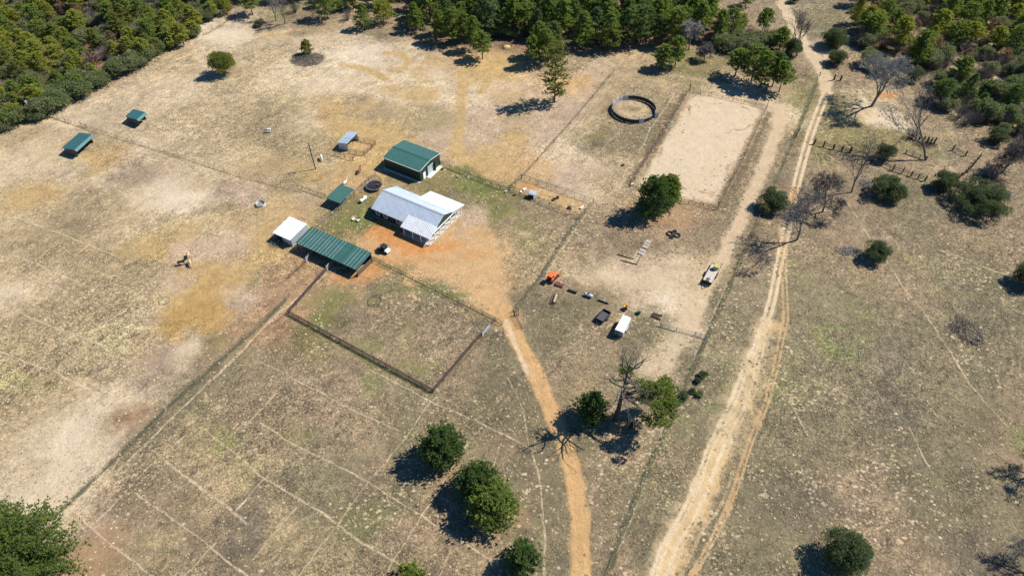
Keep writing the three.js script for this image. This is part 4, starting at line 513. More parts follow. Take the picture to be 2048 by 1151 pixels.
// ---------------------------------------------------------------- vehicles and machines
// a Group at the middle of the ground line a-b whose x axis runs from a to b
function along(name, label, cat, a, b, group) { const A = Array.isArray(a) ? P(...a) : a, B = Array.isArray(b) ? P(...b) : b, d = B.clone().sub(A); return thing(name, label, cat, A.clone().add(B).multiplyScalar(0.5).setY(0), Math.atan2(-d.z, d.x), group); }
function wheel(t, x, y, z, r, w, rimM = M.steel) { const k = part(t, 'wheel', new THREE.CylinderGeometry(r * 0.55, r * 0.55, w * 0.7, 14).rotateX(Math.PI / 2).translate(x, y, z), rimM); part(k, 'tyre', lathe([[r * 0.55, -w / 2], [r * 0.93, -w / 2], [r, -w * 0.3], [r, w * 0.3], [r * 0.93, w / 2], [r * 0.55, w / 2], [r * 0.55, -w / 2]], 18).rotateX(Math.PI / 2).translate(x, y, z), M.rubber); return k; }
{ // side by side utility vehicle
  const t = along('utility_vehicle', 'side-by-side utility vehicle with black canopy and white hood beside the stable', 'utility vehicle', [757, 496], [781, 508]);
  part(t, 'body', [prism([[-1.55, 0.45], [1.35, 0.4], [1.35, 0.62], [0.6, 0.72], [-0.2, 0.62], [-0.5, 0.95], [-1.55, 0.95]], 1.35, -0.675, 0.03)], M.black);
  part(t, 'hood', prism([[0.55, 0.66], [1.62, 0.5], [1.62, 0.82], [1.35, 1.0], [0.55, 1.16]], 1.4, -0.7, 0.06), M.whitePaint);
  part(t, 'cargo_bed', [box(1.1, 0.06, 1.3, -1.1, 0.98, 0), box(1.1, 0.24, 0.05, -1.1, 1.12, 0.65), box(1.1, 0.24, 0.05, -1.1, 1.12, -0.65), box(0.05, 0.24, 1.3, -1.64, 1.12, 0)], M.copper);
  part(t, 'seat', [box(0.5, 0.16, 1.2, -0.2, 0.86, 0), box(0.14, 0.55, 1.2, -0.46, 1.15, 0, 0, 0, 0.15)], M.black);
  for (const z of [-0.66, 0.66]) part(t, 'roll_cage', [rod(V(-0.55, 0.95, z), V(-0.42, 1.86, z), 0.035), rod(V(0.75, 1.1, z), V(0.4, 1.86, z), 0.035)], M.black);
  part(t, 'canopy', prism([[-0.7, 1.86], [0.7, 1.88], [0.72, 1.93], [0, 1.98], [-0.7, 1.92]], 1.5, -0.75, 0.02), M.black);
  part(t, 'windshield', box(0.02, 0.72, 1.25, 0.6, 1.48, 0, 0, 0, 0.42), M.glass);
  part(t, 'steering_wheel', new THREE.TorusGeometry(0.17, 0.02, 6, 14).rotateY(Math.PI / 2).rotateZ(-0.5).translate(0.3, 1.2, 0.33), M.rubber);
  for (const z of [-0.45, 0.45]) part(t, 'headlight', box(0.04, 0.12, 0.2, 1.63, 0.74, z), M.glass);
  for (const [x, z] of [[1.1, 0.66], [1.1, -0.66], [-1.05, 0.66], [-1.05, -0.66]]) wheel(t, x, 0.34, z, 0.34, 0.26);
}
{ // tractor
  const t = along('tractor', 'orange compact tractor with canopy and loader beside the yard fence', 'tractor', [1097, 567], [1113, 551]);
  part(t, 'body', [box(1.7, 0.45, 0.5, 0.1, 0.72, 0), box(0.6, 0.4, 0.9, -0.75, 0.95, 0)], M.black);
  part(t, 'hood', prism([[0.15, 0.9], [1.35, 0.85], [1.4, 1.2], [1.1, 1.36], [0.15, 1.42]], 0.66, -0.33, 0.05), M.orange);
  for (const z of [-0.62, 0.62]) { part(t, 'fender', prism([[-1.35, 1.12], [-1.1, 1.36], [-0.5, 1.36], [-0.25, 1.12], [-0.4, 1.12], [-0.55, 1.28], [-1.05, 1.28], [-1.25, 1.12]], 0.36, z - 0.18), M.orange); part(t, 'loader_arm', [rod(V(-0.1, 1.15, z * 0.75), V(1.2, 1.05, z * 0.75), 0.06), rod(V(1.2, 1.05, z * 0.75), V(1.95, 0.35, z * 0.75), 0.06)], M.orange); part(t, 'canopy_post', rod(V(-1.05, 1.2, z * 0.8), V(-0.95, 2.28, z * 0.8), 0.035), M.black); }
  part(t, 'canopy', prism([[-1.5, 2.26], [0.25, 2.28], [0.3, 2.33], [-0.6, 2.38], [-1.5, 2.34]], 1.35, -0.675, 0.02), M.orange);
  part(t, 'seat', [box(0.45, 0.12, 0.48, -0.7, 1.22, 0), box(0.1, 0.45, 0.48, -0.92, 1.45, 0)], M.black);
  part(t, 'steering_wheel', new THREE.TorusGeometry(0.18, 0.02, 6, 14).rotateX(Math.PI / 2).translate(-0.15, 1.55, 0), M.rubber);
  part(t, 'bucket', prism([[1.9, 0.1], [2.5, 0.06], [2.1, 0.2], [2.02, 0.55], [1.9, 0.6]], 1.5, -0.75), M.orange);
  for (const z of [-0.68, 0.68]) { wheel(t, -0.8, 0.62, z, 0.62, 0.36, M.orange); wheel(t, 0.95, 0.4, z * 0.9, 0.4, 0.24, M.orange); }
  const r = along('brush_cutter', 'black and red slatted cutter lying behind the orange tractor', 'implement', [1107, 567], [1129, 574]);
  part(r, 'deck', [box(1.9, 0.1, 0.06, 0, 0.35, 0.5), box(1.9, 0.1, 0.06, 0, 0.35, -0.5), box(0.08, 0.3, 1.1, 0.95, 0.25, 0), box(0.08, 0.3, 1.1, -0.95, 0.25, 0)], M.black);
  for (let k = 0; k < 4; k++) part(r, 'slat', box(1.8, 0.05, 0.12, 0, 0.42, -0.36 + k * 0.24), k % 2 ? M.red : M.black);
  part(r, 'hitch', [rod(V(-0.4, 0.4, -0.5), V(-0.9, 0.9, -0.7), 0.04), rod(V(0.2, 0.4, -0.5), V(-0.9, 0.9, -0.7), 0.04)], M.red); part(r, 'roller', rod(V(-0.9, 0.12, 0.5), V(0.9, 0.12, 0.5), 0.1), M.steel);
}
{ // livestock trailer
  const rear = P(1254.1, 632.8, 2.1).setY(0), front = P(1238.3, 662.2, 2.1).setY(0), t = along('livestock_trailer', 'livestock trailer with a white roof and grey slatted sides', 'trailer', rear, front), L = 2.45, w = 0.98;
  part(t, 'roof', prism([[-w - 0.03, 2.1], [w + 0.03, 2.1], [w, 2.18], [0.5, 2.24], [-0.5, 2.24], [-w, 2.18]], 2 * L, -L, 0.02).rotateY(Math.PI / 2), M.whitePaint);
  part(t, 'floor', box(2 * L, 0.12, 2 * w, 0, 0.55, 0), M.steel);
  for (const s of [-w, w]) { const sd = part(t, 'side', box(2 * L, 0.7, 0.05, 0, 0.95, s), M.galvDull); for (let k = 0; k < 3; k++) part(sd, 'slat', box(2 * L, 0.12, 0.05, 0, 1.45 + k * 0.24, s), M.galvDull); for (let k = 0; k <= 5; k++) part(sd, 'post', box(0.06, 1.5, 0.07, -L + 0.06 + k * (2 * L - 0.12) / 5, 1.33, s), M.steel); part(t, 'fender', box(1.75, 0.06, 0.28, -0.3, 0.82, s * 1.13), M.steel); }
  part(t, 'nose', [box(0.05, 0.9, 2 * w, L, 1.05, 0), box(0.05, 0.1, 2 * w, L, 1.75, 0), box(0.05, 1.5, 0.08, L, 1.33, w - 0.1), box(0.05, 1.5, 0.08, L, 1.33, -w + 0.1)], M.steel);
  part(t, 'rear_gate', [0, 1, 2, 3, 4].map((k) => box(0.05, 0.1, 2 * w, -L, 0.75 + k * 0.3, 0)), M.steel);
  part(t, 'tongue', [rod(V(L - 0.2, 0.5, w * 0.85), V(L + 1.55, 0.48, 0), 0.06), rod(V(L - 0.2, 0.5, -w * 0.85), V(L + 1.55, 0.48, 0), 0.06), rod(V(L + 1.2, 0.05, 0), V(L + 1.2, 0.9, 0), 0.04)], M.pipeDark);
  part(t, 'spare_wheel', torus(0.25, 0.1, L + 0.2, 0.9, 0.3, false).rotateY(0), M.rubber);
  for (const s of [-w - 0.13, w + 0.13]) for (const x of [-0.7, 0.12]) wheel(t, x, 0.36, s, 0.36, 0.22, M.whitePaint);
}
{ // black utility trailer
  const t = along('utility_trailer', 'black high-sided utility trailer with an empty grey bed', 'trailer', P(1215.2, 621, 0.9).setY(0), P(1198.4, 640.6, 0.9).setY(0)), L = 1.75, w = 1.0;
  part(t, 'bed', box(2 * L, 0.08, 2 * w, 0, 0.58, 0), mat(0.05, 0.055, 0.065, { roughness: 0.6 }));
  for (const s of [-w, w]) part(t, 'side', [box(2 * L, 0.5, 0.05, 0, 0.85, s), box(2 * L, 0.06, 0.09, 0, 1.1, s)], M.black);
  for (const x of [-L, L]) part(t, 'end_board', [box(0.05, 0.5, 2 * w, x, 0.85, 0), box(0.09, 0.06, 2 * w, x, 1.1, 0)], M.black);
  part(t, 'tongue', [rod(V(L - 0.2, 0.5, 0.7), V(L + 1.1, 0.46, 0), 0.05), rod(V(L - 0.2, 0.5, -0.7), V(L + 1.1, 0.46, 0), 0.05)], M.black); part(t, 'jack', rod(V(L + 0.85, 0.02, 0.1), V(L + 0.85, 0.85, 0.1), 0.04), M.steel);
  for (const s of [-w - 0.15, w + 0.15]) { part(t, 'fender', box(1.0, 0.05, 0.26, -0.1, 0.78, s), M.black); wheel(t, -0.1, 0.34, s, 0.34, 0.2); }
}
{ // flatbed trailer with its load
  const rear = P(1433, 530, 0.6).setY(0), front = P(1413, 566, 0.6).setY(0), t = along('flatbed_trailer', 'long plank-decked flatbed trailer with a black frame and ramp', 'trailer', rear, front), L = rear.distanceTo(front) / 2, w = 1.15;
  part(t, 'frame', [box(2 * L, 0.16, 0.1, 0, 0.56, w), box(2 * L, 0.16, 0.1, 0, 0.56, -w), box(0.1, 0.16, 2 * w, L, 0.56, 0), box(0.1, 0.16, 2 * w, -L, 0.56, 0)], M.black);
  const planks = [mat(0.46, 0.41, 0.34), mat(0.42, 0.38, 0.32), mat(0.5, 0.45, 0.38)]; for (let k = 0; k < 10; k++) part(t, 'plank', box(2 * L - 0.1, 0.05, 0.205, 0, 0.62, -w + 0.16 + k * 0.221), planks[(k * 7) % 3]);
  part(t, 'ramp', [box(0.5, 0.06, 0.8, -L - 0.28, 0.5, 0.65, 0, 0, 0.2), box(0.5, 0.06, 0.8, -L - 0.28, 0.5, -0.65, 0, 0, 0.2), box(0.12, 0.14, 2.7, -L - 0.05, 0.56, 0)], M.black);
  part(t, 'tongue', [rod(V(L - 0.1, 0.52, w * 0.8), V(L + 1.6, 0.5, 0), 0.07), rod(V(L - 0.1, 0.52, -w * 0.8), V(L + 1.6, 0.5, 0), 0.07)], M.black);
  part(t, 'headboard', [box(0.08, 0.7, 2 * w, L - 0.05, 0.95, 0)], M.black);
  for (const s of [-w - 0.14, w + 0.14]) { part(t, 'fender', box(1.9, 0.05, 0.26, -0.2, 0.76, s), M.black); for (const x of [-0.65, 0.25]) wheel(t, x, 0.34, s, 0.34, 0.2); }
  const toW = (x, y, z) => t.localToWorld(V(x, y, z)); t.updateMatrixWorld();
  const bale = new THREE.CylinderGeometry(0.68, 0.68, 1.15, 26, 3); { const p = bale.attributes.position; srand(4); for (let i = 0; i < p.count; i++) p.setXYZ(i, p.getX(i) * rr(0.96, 1.03), p.getY(i), p.getZ(i) * rr(0.96, 1.03)); bale.computeVertexNormals(); }
  solo('round_bale', bale, M.hay, 'round green-yellow hay bale standing on the flatbed trailer', 'hay bale', toW(-L + 1.35, 0.645 + 0.575, -0.35));
  const fr = thing('winch_frame', 'grey A-shaped winch frame on the front of the flatbed trailer', 'frame', toW(L - 0.95, 0.645, 0), t.rotation.y); part(fr, 'leg', rod(V(-0.9, 0, 0.5), V(0.7, 0.75, 0), 0.045), M.steel); part(fr, 'leg', rod(V(-0.9, 0, -0.5), V(0.7, 0.75, 0), 0.045), M.steel); part(fr, 'crossbar', rod(V(-0.9, 0.04, -0.5), V(-0.9, 0.04, 0.5), 0.04), M.steel); part(fr, 'winch_box', box(0.4, 0.3, 0.7, 0.3, 0.16, 0), M.black);
  const bk = thing('bucket', 'white plastic bucket on the front of the flatbed trailer', 'bucket', toW(L - 1.75, 0.645, -0.05)); part(bk, 'pail', lathe([[0.0, 0.02], [0.22, 0.02], [0.27, 0.45], [0.29, 0.45], [0.25, 0.0], [0, 0]], 16), M.whitePaint); part(bk, 'handle', new THREE.TorusGeometry(0.27, 0.012, 5, 14, Math.PI).translate(0, 0.45, 0), M.steel);
}
// ---------------------------------------------------------------- implements in a row on the machinery lot
{
  let t = along('spiked_roller', 'tan spiked pasture roller in a dark frame on the machinery lot', 'implement', [1106, 610], [1114, 588]); part(t, 'drum', rod(V(-1.3, 0.42, 0), V(1.3, 0.42, 0), 0.34, 0.34, 16), M.tan);
  { const g = new Tris(); for (let k = 0; k < 9; k++) for (let j = 0; j < 8; j++) { const a = j / 8 * 6.283 + k * 0.4, d = V(0, Math.cos(a), Math.sin(a)); if (0.42 + d.y * 0.4 < 0.02) continue; g.limb(V(-1.15 + k * 0.29, 0.42, 0).addScaledVector(d, 0.33), V(-1.15 + k * 0.29, 0.42, 0).addScaledVector(d, 0.42), 0.03, 0.005, 4); } const s = part(t, 'spikes', g.geo(), M.pipeDark); s.userData.kind = 'stuff'; }
  part(t, 'frame', [box(2.9, 0.1, 0.1, 0, 0.5, 0.6), box(2.9, 0.1, 0.1, 0, 0.5, -0.6), box(0.1, 0.1, 1.3, 1.42, 0.5, 0), box(0.1, 0.1, 1.3, -1.42, 0.5, 0), rod(V(-1.42, 0.5, 0.6), V(-2.1, 0.15, 0), 0.05), rod(V(-1.42, 0.5, -0.6), V(-2.1, 0.15, 0), 0.05)], M.pipeDark);
  t = along('loader_bucket', 'black loader bucket lying open on the machinery lot', 'implement', [1135, 579], [1155, 586]); part(t, 'shell', prism([[-0.35, 0.02], [0.4, 0.02], [0.42, 0.08], [-0.2, 0.1], [-0.3, 0.25], [-0.28, 0.5], [-0.36, 0.5], [-0.42, 0.2]], 2.2).rotateY(Math.PI / 2), M.black); for (const x of [-1.1, 1.1]) part(t, 'side_plate', prism([[-0.4, 0.04], [0.4, 0.04], [-0.26, 0.5], [-0.4, 0.4]], 0.04).rotateY(Math.PI / 2).translate(x, 0, 0), M.black);
  t = along('spray_tank', 'pale grey round-topped tank implement with a black frame on the machinery lot', 'implement', [1166, 589], [1187, 597]); part(t, 'tank', [new THREE.CapsuleGeometry(0.42, 1.4, 6, 14).rotateZ(Math.PI / 2).translate(0, 0.62, 0)], M.galv); for (const x of [-0.7, 0.7]) part(t, 'saddle', box(0.12, 0.4, 0.9, x, 0.2, 0), M.pipeDark); part(t, 'pump', [box(0.35, 0.3, 0.3, 0, 1.1, -0.1), rod(V(0, 0.95, -0.1), V(0.1, 1.55, -0.3), 0.04)], M.black);
  t = along('box_blade', 'long black blade with a thin hitch beside the spray tank', 'implement', [1193, 600], [1219, 609]); part(t, 'blade', prism([[-0.1, 0.02], [0.14, 0.02], [0.06, 0.3], [0.12, 0.42], [-0.02, 0.42], [-0.06, 0.2]], 2.6).rotateY(Math.PI / 2), M.black); part(t, 'hitch', [rod(V(-0.4, 0.4, 0), V(0.1, 0.6, -1), 0.04), rod(V(0.4, 0.4, 0), V(0.1, 0.6, -1), 0.04), rod(V(0, 0.3, 0), V(1.9, 0.15, -0.2), 0.03)], M.steel);
  t = thing('seed_spreader', 'black bowl-shaped spreader with a yellow hopper', 'implement', P(1250, 620), 0.5); part(t, 'bowl', lathe([[0.05, 0.15], [0.3, 0.25], [0.48, 0.62], [0.52, 0.62], [0.34, 0.2], [0.05, 0.1]], 18), M.black); part(t, 'hopper', lathe([[0.1, 0.35], [0.45, 0.85], [0.48, 0.85], [0.13, 0.33]], 16).translate(0.3, 0.1, -0.35), M.yellow); for (const a of [0, 2.1, 4.2]) part(t, 'leg', rod(V(Math.cos(a) * 0.4, 0, Math.sin(a) * 0.4), V(Math.cos(a) * 0.25, 0.3, Math.sin(a) * 0.25), 0.03), M.pipeDark);
  t = thing('post_auger', 'small green machine with a black engine on the machinery lot', 'implement', P(1276, 627), -0.6); part(t, 'housing', prism([[-0.5, 0.15], [0.5, 0.15], [0.45, 0.5], [0.1, 0.7], [-0.4, 0.6]], 0.6, -0.3, 0.04), M.greenMachine); part(t, 'engine', [box(0.4, 0.4, 0.4, 0.35, 0.75, 0), rod(V(0.45, 0.9, 0), V(0.8, 1.1, -0.3), 0.05)], M.greenWall); for (const z of [-0.4, 0.4]) wheel(t, -0.2, 0.24, z, 0.24, 0.12); part(t, 'bar', rod(V(-0.5, 0.3, 0), V(-1.0, 0.1, 0.1), 0.04), M.pipeDark);
  t = along('disc_harrow', 'rusty red disc harrow with two gangs of discs', 'implement', [1303, 629], [1325, 636]);
  for (const [z, tilt] of [[-0.5, 0.12], [0.5, -0.12]]) { part(t, 'axle', box(2.3, 0.08, 0.08, 0, 0.3, z, tilt), M.rust); for (let k = 0; k < 8; k++) part(t, 'disc', new THREE.CylinderGeometry(0.27, 0.24, 0.035, 16).rotateZ(Math.PI / 2).translate(-1.05 + k * 0.3, 0.27, z - (-1.05 + k * 0.3) * tilt), M.rust); }
  part(t, 'frame', [box(2.2, 0.08, 0.1, 0, 0.6, 0.3), box(2.2, 0.08, 0.1, 0, 0.6, -0.3), box(0.1, 0.08, 1.2, -0.7, 0.56, 0), box(0.1, 0.08, 1.2, 0.7, 0.56, 0)], M.rustDark);
  t = along('pipe_stand', 'thin rusty pipe stand leaning alone on the machinery lot', 'stand', [1231, 591], [1240, 593]); for (const x of [-0.5, 0.5]) part(t, 'leg', rod(V(x, 0, 0), V(x * 1.1, 1.5, -0.15), 0.035), M.rustDark); part(t, 'crossbar', rod(V(-0.8, 1.45, -0.15), V(0.8, 1.42, -0.15), 0.035), M.rustDark);
}
// tyres
{
  const tyre = (px, py, R, r, label) => { const t = thing('tyre', label, 'tyre', P(px, py), 0, 'tyres dumped together'); part(t, 'tread', torus(R - r, r, 0, r * 0.75, 0).scale(1, 1, 1), M.rubber); part(t, 'inner_wall', lathe([[R - 1.9 * r, 0.02], [R - 1.85 * r, r * 1.45], [R - 1.7 * r, r * 1.45], [R - 1.7 * r, 0.02]], 20), M.rubber); };
  tyre(1340, 467.5, 0.98, 0.22, 'big tractor tyre with grass inside, lying against the sand rut'); tyre(1354.5, 471, 0.95, 0.21, 'big tractor tyre with pale sand inside'); tyre(1350, 462.5, 0.56, 0.19, 'small car tyre wedged above the two big tyres'); tyre(1343.5, 475, 0.6, 0.2, 'small car tyre wedged below the two big tyres');
}
// timber obstacle: plank bridges and poles
{
  const z = (x, y) => [1230 + x / 16.44, 470 + y / 16.44], deck = (label, a, b, w, n) => { const t = along('plank_bridge', label, 'plank bridge', z(...a), z(...b)), L = P(...z(...a)).distanceTo(P(...z(...b))); for (const s of [-1, 1]) part(t, 'runner', box(L, 0.12, 0.1, 0, 0.07, s * w / 2), M.woodPale); for (let k = 0; k < n; k++) part(t, 'board', box(L / n * 0.86, 0.05, w, -L / 2 + (k + 0.5) * L / n, 0.16 + (k % 3) * 0.006, 0), k % 4 === 1 ? M.woodPale : M.woodGrey); };
  deck('grey plank bridge section nearest the tall pale poles', [820, 640], [940, 470], 1.35, 7); deck('grey plank bridge section in the middle of the timber course', [960, 430], [1050, 280], 1.25, 6); deck('open plank bridge section with turf showing at its end', [1060, 270], [1120, 160], 1.2, 3);
  const pole = (label, a, b, m, r = 0.09) => { const A = P(...z(...a)), B = P(...z(...b)), c = A.clone().add(B).multiplyScalar(0.5), t = thing('ground_pole', label, 'pole', c); part(t, 'log', rod(A.sub(c).setY(r), B.sub(c).setY(r), r, r * 0.9, 8), m); };
  pole('dark log set highest in the timber course', [75, 640], [600, 790], M.woodDark, 0.13); pole('dark log with a pale pole across its end', [190, 830], [730, 975], M.woodDark, 0.13); pole('pale upright-lying pole joining the upper dark log to the bridge', [610, 780], [730, 510], M.woodPale); pole('thin dark pole joining the lower log to the bridge', [725, 940], [835, 700], M.woodDark, 0.07); pole('short pale pole sticking out below the dark logs', [115, 1050], [245, 850], M.woodPale, 0.07);
}
// hay rings, tank, trampoline, toys
{
  const ring = (name, label, p, R, h, n, m, tilt = 0, thick = 0.05) => { const t = thing(name, label, 'hay ring', p); for (let k = 0; k < n; k++) part(t, 'hoop', torus(R, thick, tilt * k * 0.2, 0.06 + (h - 0.06) * k / Math.max(1, n - 1), tilt * k * 0.1, true, 32, 6), m); if (h > 0.3) for (let k = 0; k < 8; k++) part(t, 'upright', rod(V(Math.cos(k * 0.785) * R, 0.05, Math.sin(k * 0.785) * R), V(Math.cos(k * 0.785) * R + tilt * (n - 1) * 0.2, h, Math.sin(k * 0.785) * R + tilt * (n - 1) * 0.1), 0.03), m); return t; };
  ring('hay_ring', 'stacked galvanised hoops of a hay ring in the yellow pasture', P(521.5, 409), 1.25, 0.7, 5, M.galvDull); ring('hay_ring', 'loose pale hoops of a hay ring in the green paddock', P(748, 601), 1.6, 0.75, 3, M.wire, 1.6, 0.03); ring('hay_ring', 'thin wire hoop lying flat in the pink sand', P(327, 601), 1.25, 0.12, 2, M.wire, 1, 0.02);
  const hr = ring('hay_ring', 'brown feeder ring full of straw below the pine wood', P(1014, 95), 1.6, 0.9, 3, M.rustDark); hr.userData.group = undefined; const hh = solo('hay_heap', lathe([[0, 0.75], [0.6, 0.7], [1.2, 0.45], [1.5, 0.02]], 20), M.hayStraw, 'heap of straw inside the brown feeder ring', 'hay', P(1014, 95));
  const A = P(720.5, 407), B = P(733.5, 396.5), pt = along('propane_tank', 'white horizontal propane tank on the lawn', 'tank', A, B); part(pt, 'shell', new THREE.CapsuleGeometry(0.46, 1.7, 8, 18).rotateZ(Math.PI / 2).translate(0, 0.72, 0), M.whitePaint); part(pt, 'dome', new THREE.CylinderGeometry(0.2, 0.22, 0.28, 14).translate(-0.1, 1.24, 0), M.black); for (const x of [-0.7, 0.7]) part(pt, 'leg', box(0.18, 0.34, 0.6, x, 0.16, 0), M.concrete);
  const tp = thing('trampoline', 'round black trampoline with a safety net behind the house', 'trampoline', P(748.5, 375)), R = 2.2; part(tp, 'mat', new THREE.CylinderGeometry(R - 0.3, R - 0.3, 0.03, 32).translate(0, 0.86, 0), M.black); part(tp, 'spring_pad', lathe([[R - 0.31, 0.87], [R - 0.3, 0.9], [R, 0.9], [R + 0.02, 0.84], [R - 0.31, 0.84]], 36), mat(0.05, 0.06, 0.065)); part(tp, 'rim', torus(R + 0.04, 0.05, 0, 0.88, 0, true, 36, 6), M.galvDull); for (let k = 0; k < 8; k++) { const a = k * 0.785, x = Math.cos(a) * R, z = Math.sin(a) * R; part(tp, 'leg', rod(V(x, 0, z), V(x, 0.84, z), 0.03), M.steel); part(tp, 'net_pole', rod(V(x * 1.04, 0.86, z * 1.04), V(x * 1.08, 2.6, z * 1.08), 0.03), M.pipeDark); } part(tp, 'net', new THREE.CylinderGeometry(R * 1.07, R * 1.03, 1.65, 24, 1, true).translate(0, 1.75, 0), M.net);
  solo('ball', new THREE.SphereGeometry(0.3, 20, 14), M.red, 'large red ball lying on the black trampoline', 'ball', P(748.5, 375).add(V(1.1, 1.18, 0.25)));
  const ch = thing('garden_seat', 'small cream slatted seat on the lawn', 'seat', P(707.5, 440), 0.6); part(ch, 'slat', box(0.9, 0.05, 0.3, 0, 0.5, -0.12), M.cream); part(ch, 'slat', box(0.9, 0.05, 0.3, 0, 0.5, 0.24), M.cream); part(ch, 'backrest', box(0.9, 0.3, 0.05, 0, 0.78, -0.3), M.cream); for (const x of [-0.38, 0.38]) for (const z of [-0.22, 0.3]) part(ch, 'leg', rod(V(x, 0, z), V(x, 0.5, z), 0.03), M.wood);
  const ty = thing('ride_on_toy', 'white and lilac plastic ride-on toy with a black hood on the lawn', 'toy', P(716.5, 441.5), 0.9); part(ty, 'body', prism([[-0.5, 0.2], [0.5, 0.2], [0.5, 0.45], [0.2, 0.55], [-0.2, 0.45], [-0.5, 0.6]], 0.6, -0.3, 0.05), M.whitePaint); part(ty, 'seat', box(0.3, 0.12, 0.4, -0.1, 0.55, 0), M.lilac); part(ty, 'hood', new THREE.SphereGeometry(0.26, 14, 10).scale(1, 0.8, 1).translate(0.42, 0.72, 0), M.black); for (const x of [-0.32, 0.32]) for (const z of [-0.32, 0.32]) part(ty, 'wheel', new THREE.CylinderGeometry(0.16, 0.16, 0.1, 14).rotateX(Math.PI / 2).translate(x, 0.16, z), M.black);
}
// utility poles
for (const [label, px, py, h, lean] of [['dark utility pole with a grey transformer standing in the yellow field', 631, 338, 8.8, 0.25], ['dark utility pole leaning at the edge of the thicket', 70, 243, 8.6, -0.1]]) {
  const t = thing('utility_pole', label, 'utility pole', P(px, py)), top = V(-lean, h, 0); part(t, 'shaft', rod(V(0, 0, 0), top, 0.17, 0.11, 8), M.woodDark); part(t, 'transformer', [new THREE.CylinderGeometry(0.24, 0.24, 0.8, 12).translate(-lean * 0.8 + 0.36, h * 0.8, 0), new THREE.ConeGeometry(0.24, 0.12, 12).translate(-lean * 0.8 + 0.36, h * 0.8 + 0.46, 0)], M.galvDull); part(t, 'bracket', rod(V(-lean * 0.8, h * 0.8, 0), V(-lean * 0.8 + 0.3, h * 0.8, 0), 0.05), M.steel); part(t, 'insulator', lathe([[0.02, 0], [0.06, 0.02], [0.04, 0.1], [0.07, 0.12], [0.03, 0.22], [0, 0.22]], 10).translate(-lean, h, 0), M.concrete); part(t, 'crossarm', box(0.1, 0.1, 1.2, -lean * 0.96, h - 0.4, 0), M.wood);
}
// chicken run and small yard things
{
  const t = thing('chicken_coop', 'small tin-roofed chicken coop in the orange run', 'coop', P(1064.5, 394), -0.5); part(t, 'roof', ribbed(V(-0.95, 1.5, 0.95), V(0.95, 1.5, 0.95), V(0.95, 1.75, -0.9), V(-0.95, 1.75, -0.9), 0.3, 0.03), M.blueTint); for (const x of [-0.8, 0.8]) part(t, 'wall', box(0.04, 1.4, 1.6, x, 0.76, 0), x > 0 ? M.galvDull : M.woodGrey); part(t, 'wall', box(1.6, 1.5, 0.04, 0, 0.82, -0.8), M.woodGrey); part(t, 'wall', box(1.6, 0.5, 0.04, 0, 0.3, 0.8), M.woodDark); part(t, 'ramp', box(0.4, 0.04, 0.9, 0.3, 0.22, 1.2, 0, 0.45), M.wood);
  const tb = thing('tarp_shelter', 'small black peaked tarp shelter on straw in the chicken run', 'shelter', P(1138.5, 417)); part(tb, 'cover', new THREE.ConeGeometry(0.95, 1.1, 4, 1, true).rotateY(0.6).scale(1, 1, 0.8).translate(0, 0.56, 0), M.black); part(tb, 'pole', rod(V(0, 0, 0), V(0, 1.2, 0), 0.03), M.wood);
  const tr = along('trough', 'long white trough lying in the chicken run', 'trough', [1159, 419], [1172, 411]); part(tr, 'shell', prism([[-0.28, 0.02], [0.28, 0.02], [0.36, 0.4], [0.3, 0.4], [0.24, 0.08], [-0.24, 0.08], [-0.3, 0.4], [-0.36, 0.4]], 1.9).rotateY(Math.PI / 2), M.concreteLight); for (const x of [-0.93, 0.93]) part(tr, 'end', box(0.05, 0.36, 0.6, x, 0.2, 0), M.concreteLight);
  for (const [label, px, py] of [['dark feed tub on the orange soil of the chicken run', 1107.5, 400], ['rust coloured feed tub beside a dark one in the chicken run', 1115, 396]]) { const f = thing('feed_tub', label, 'tub', P(px, py)); part(f, 'bowl', lathe([[0, 0.04], [0.34, 0.06], [0.42, 0.4], [0.46, 0.4], [0.38, 0], [0, 0]], 18), px < 1110 ? M.black : M.rust); part(f, 'rim', torus(0.44, 0.03, 0, 0.4, 0), M.rubber); }
  for (const [label, px, py, s, m, ry] of [['white nesting box beside the chicken coop', 1049, 380, 0.9, M.whitePaint, 0.6], ['small white nesting box at the fence of the chicken run', 1042, 384, 0.6, M.whitePaint, 1.2], ['grey blue crate outside the chicken run fence', 1012, 384, 0.8, M.blueTint, 0.4], ['dark crate under the chicken run fence', 1029, 391, 0.7, M.woodDark, 0.2], ['pale block by the corner of the sand arena', 1264, 370, 0.9, M.concreteLight, 0.3], ['dark stacked crate in the turf beside the round pen path', 1246, 331, 0.8, M.woodDark, 0.5], ['dark crate under the fence beside the barn', 884, 339, 0.7, M.woodDark, 0.1], ['grey crate on green turf along the barn fence', 916, 354, 0.7, M.woodGrey, 0.9], ['second pale crate on green turf along the barn fence', 937, 356, 0.6, M.woodPale, 0.7]]) { const b = thing('crate', label, 'crate', P(px, py), ry); part(b, 'shell', [box(s, 0.5 * s, 0.05, 0, 0.27 * s, 0.3 * s), box(s, 0.5 * s, 0.05, 0, 0.27 * s, -0.3 * s), box(0.05, 0.5 * s, 0.56 * s, s / 2 - 0.03, 0.27 * s, 0), box(0.05, 0.5 * s, 0.56 * s, -s / 2 + 0.03, 0.27 * s, 0)], m); part(b, 'lid', box(s * 1.05, 0.05, 0.7 * s, 0, 0.54 * s, 0), m); }
}
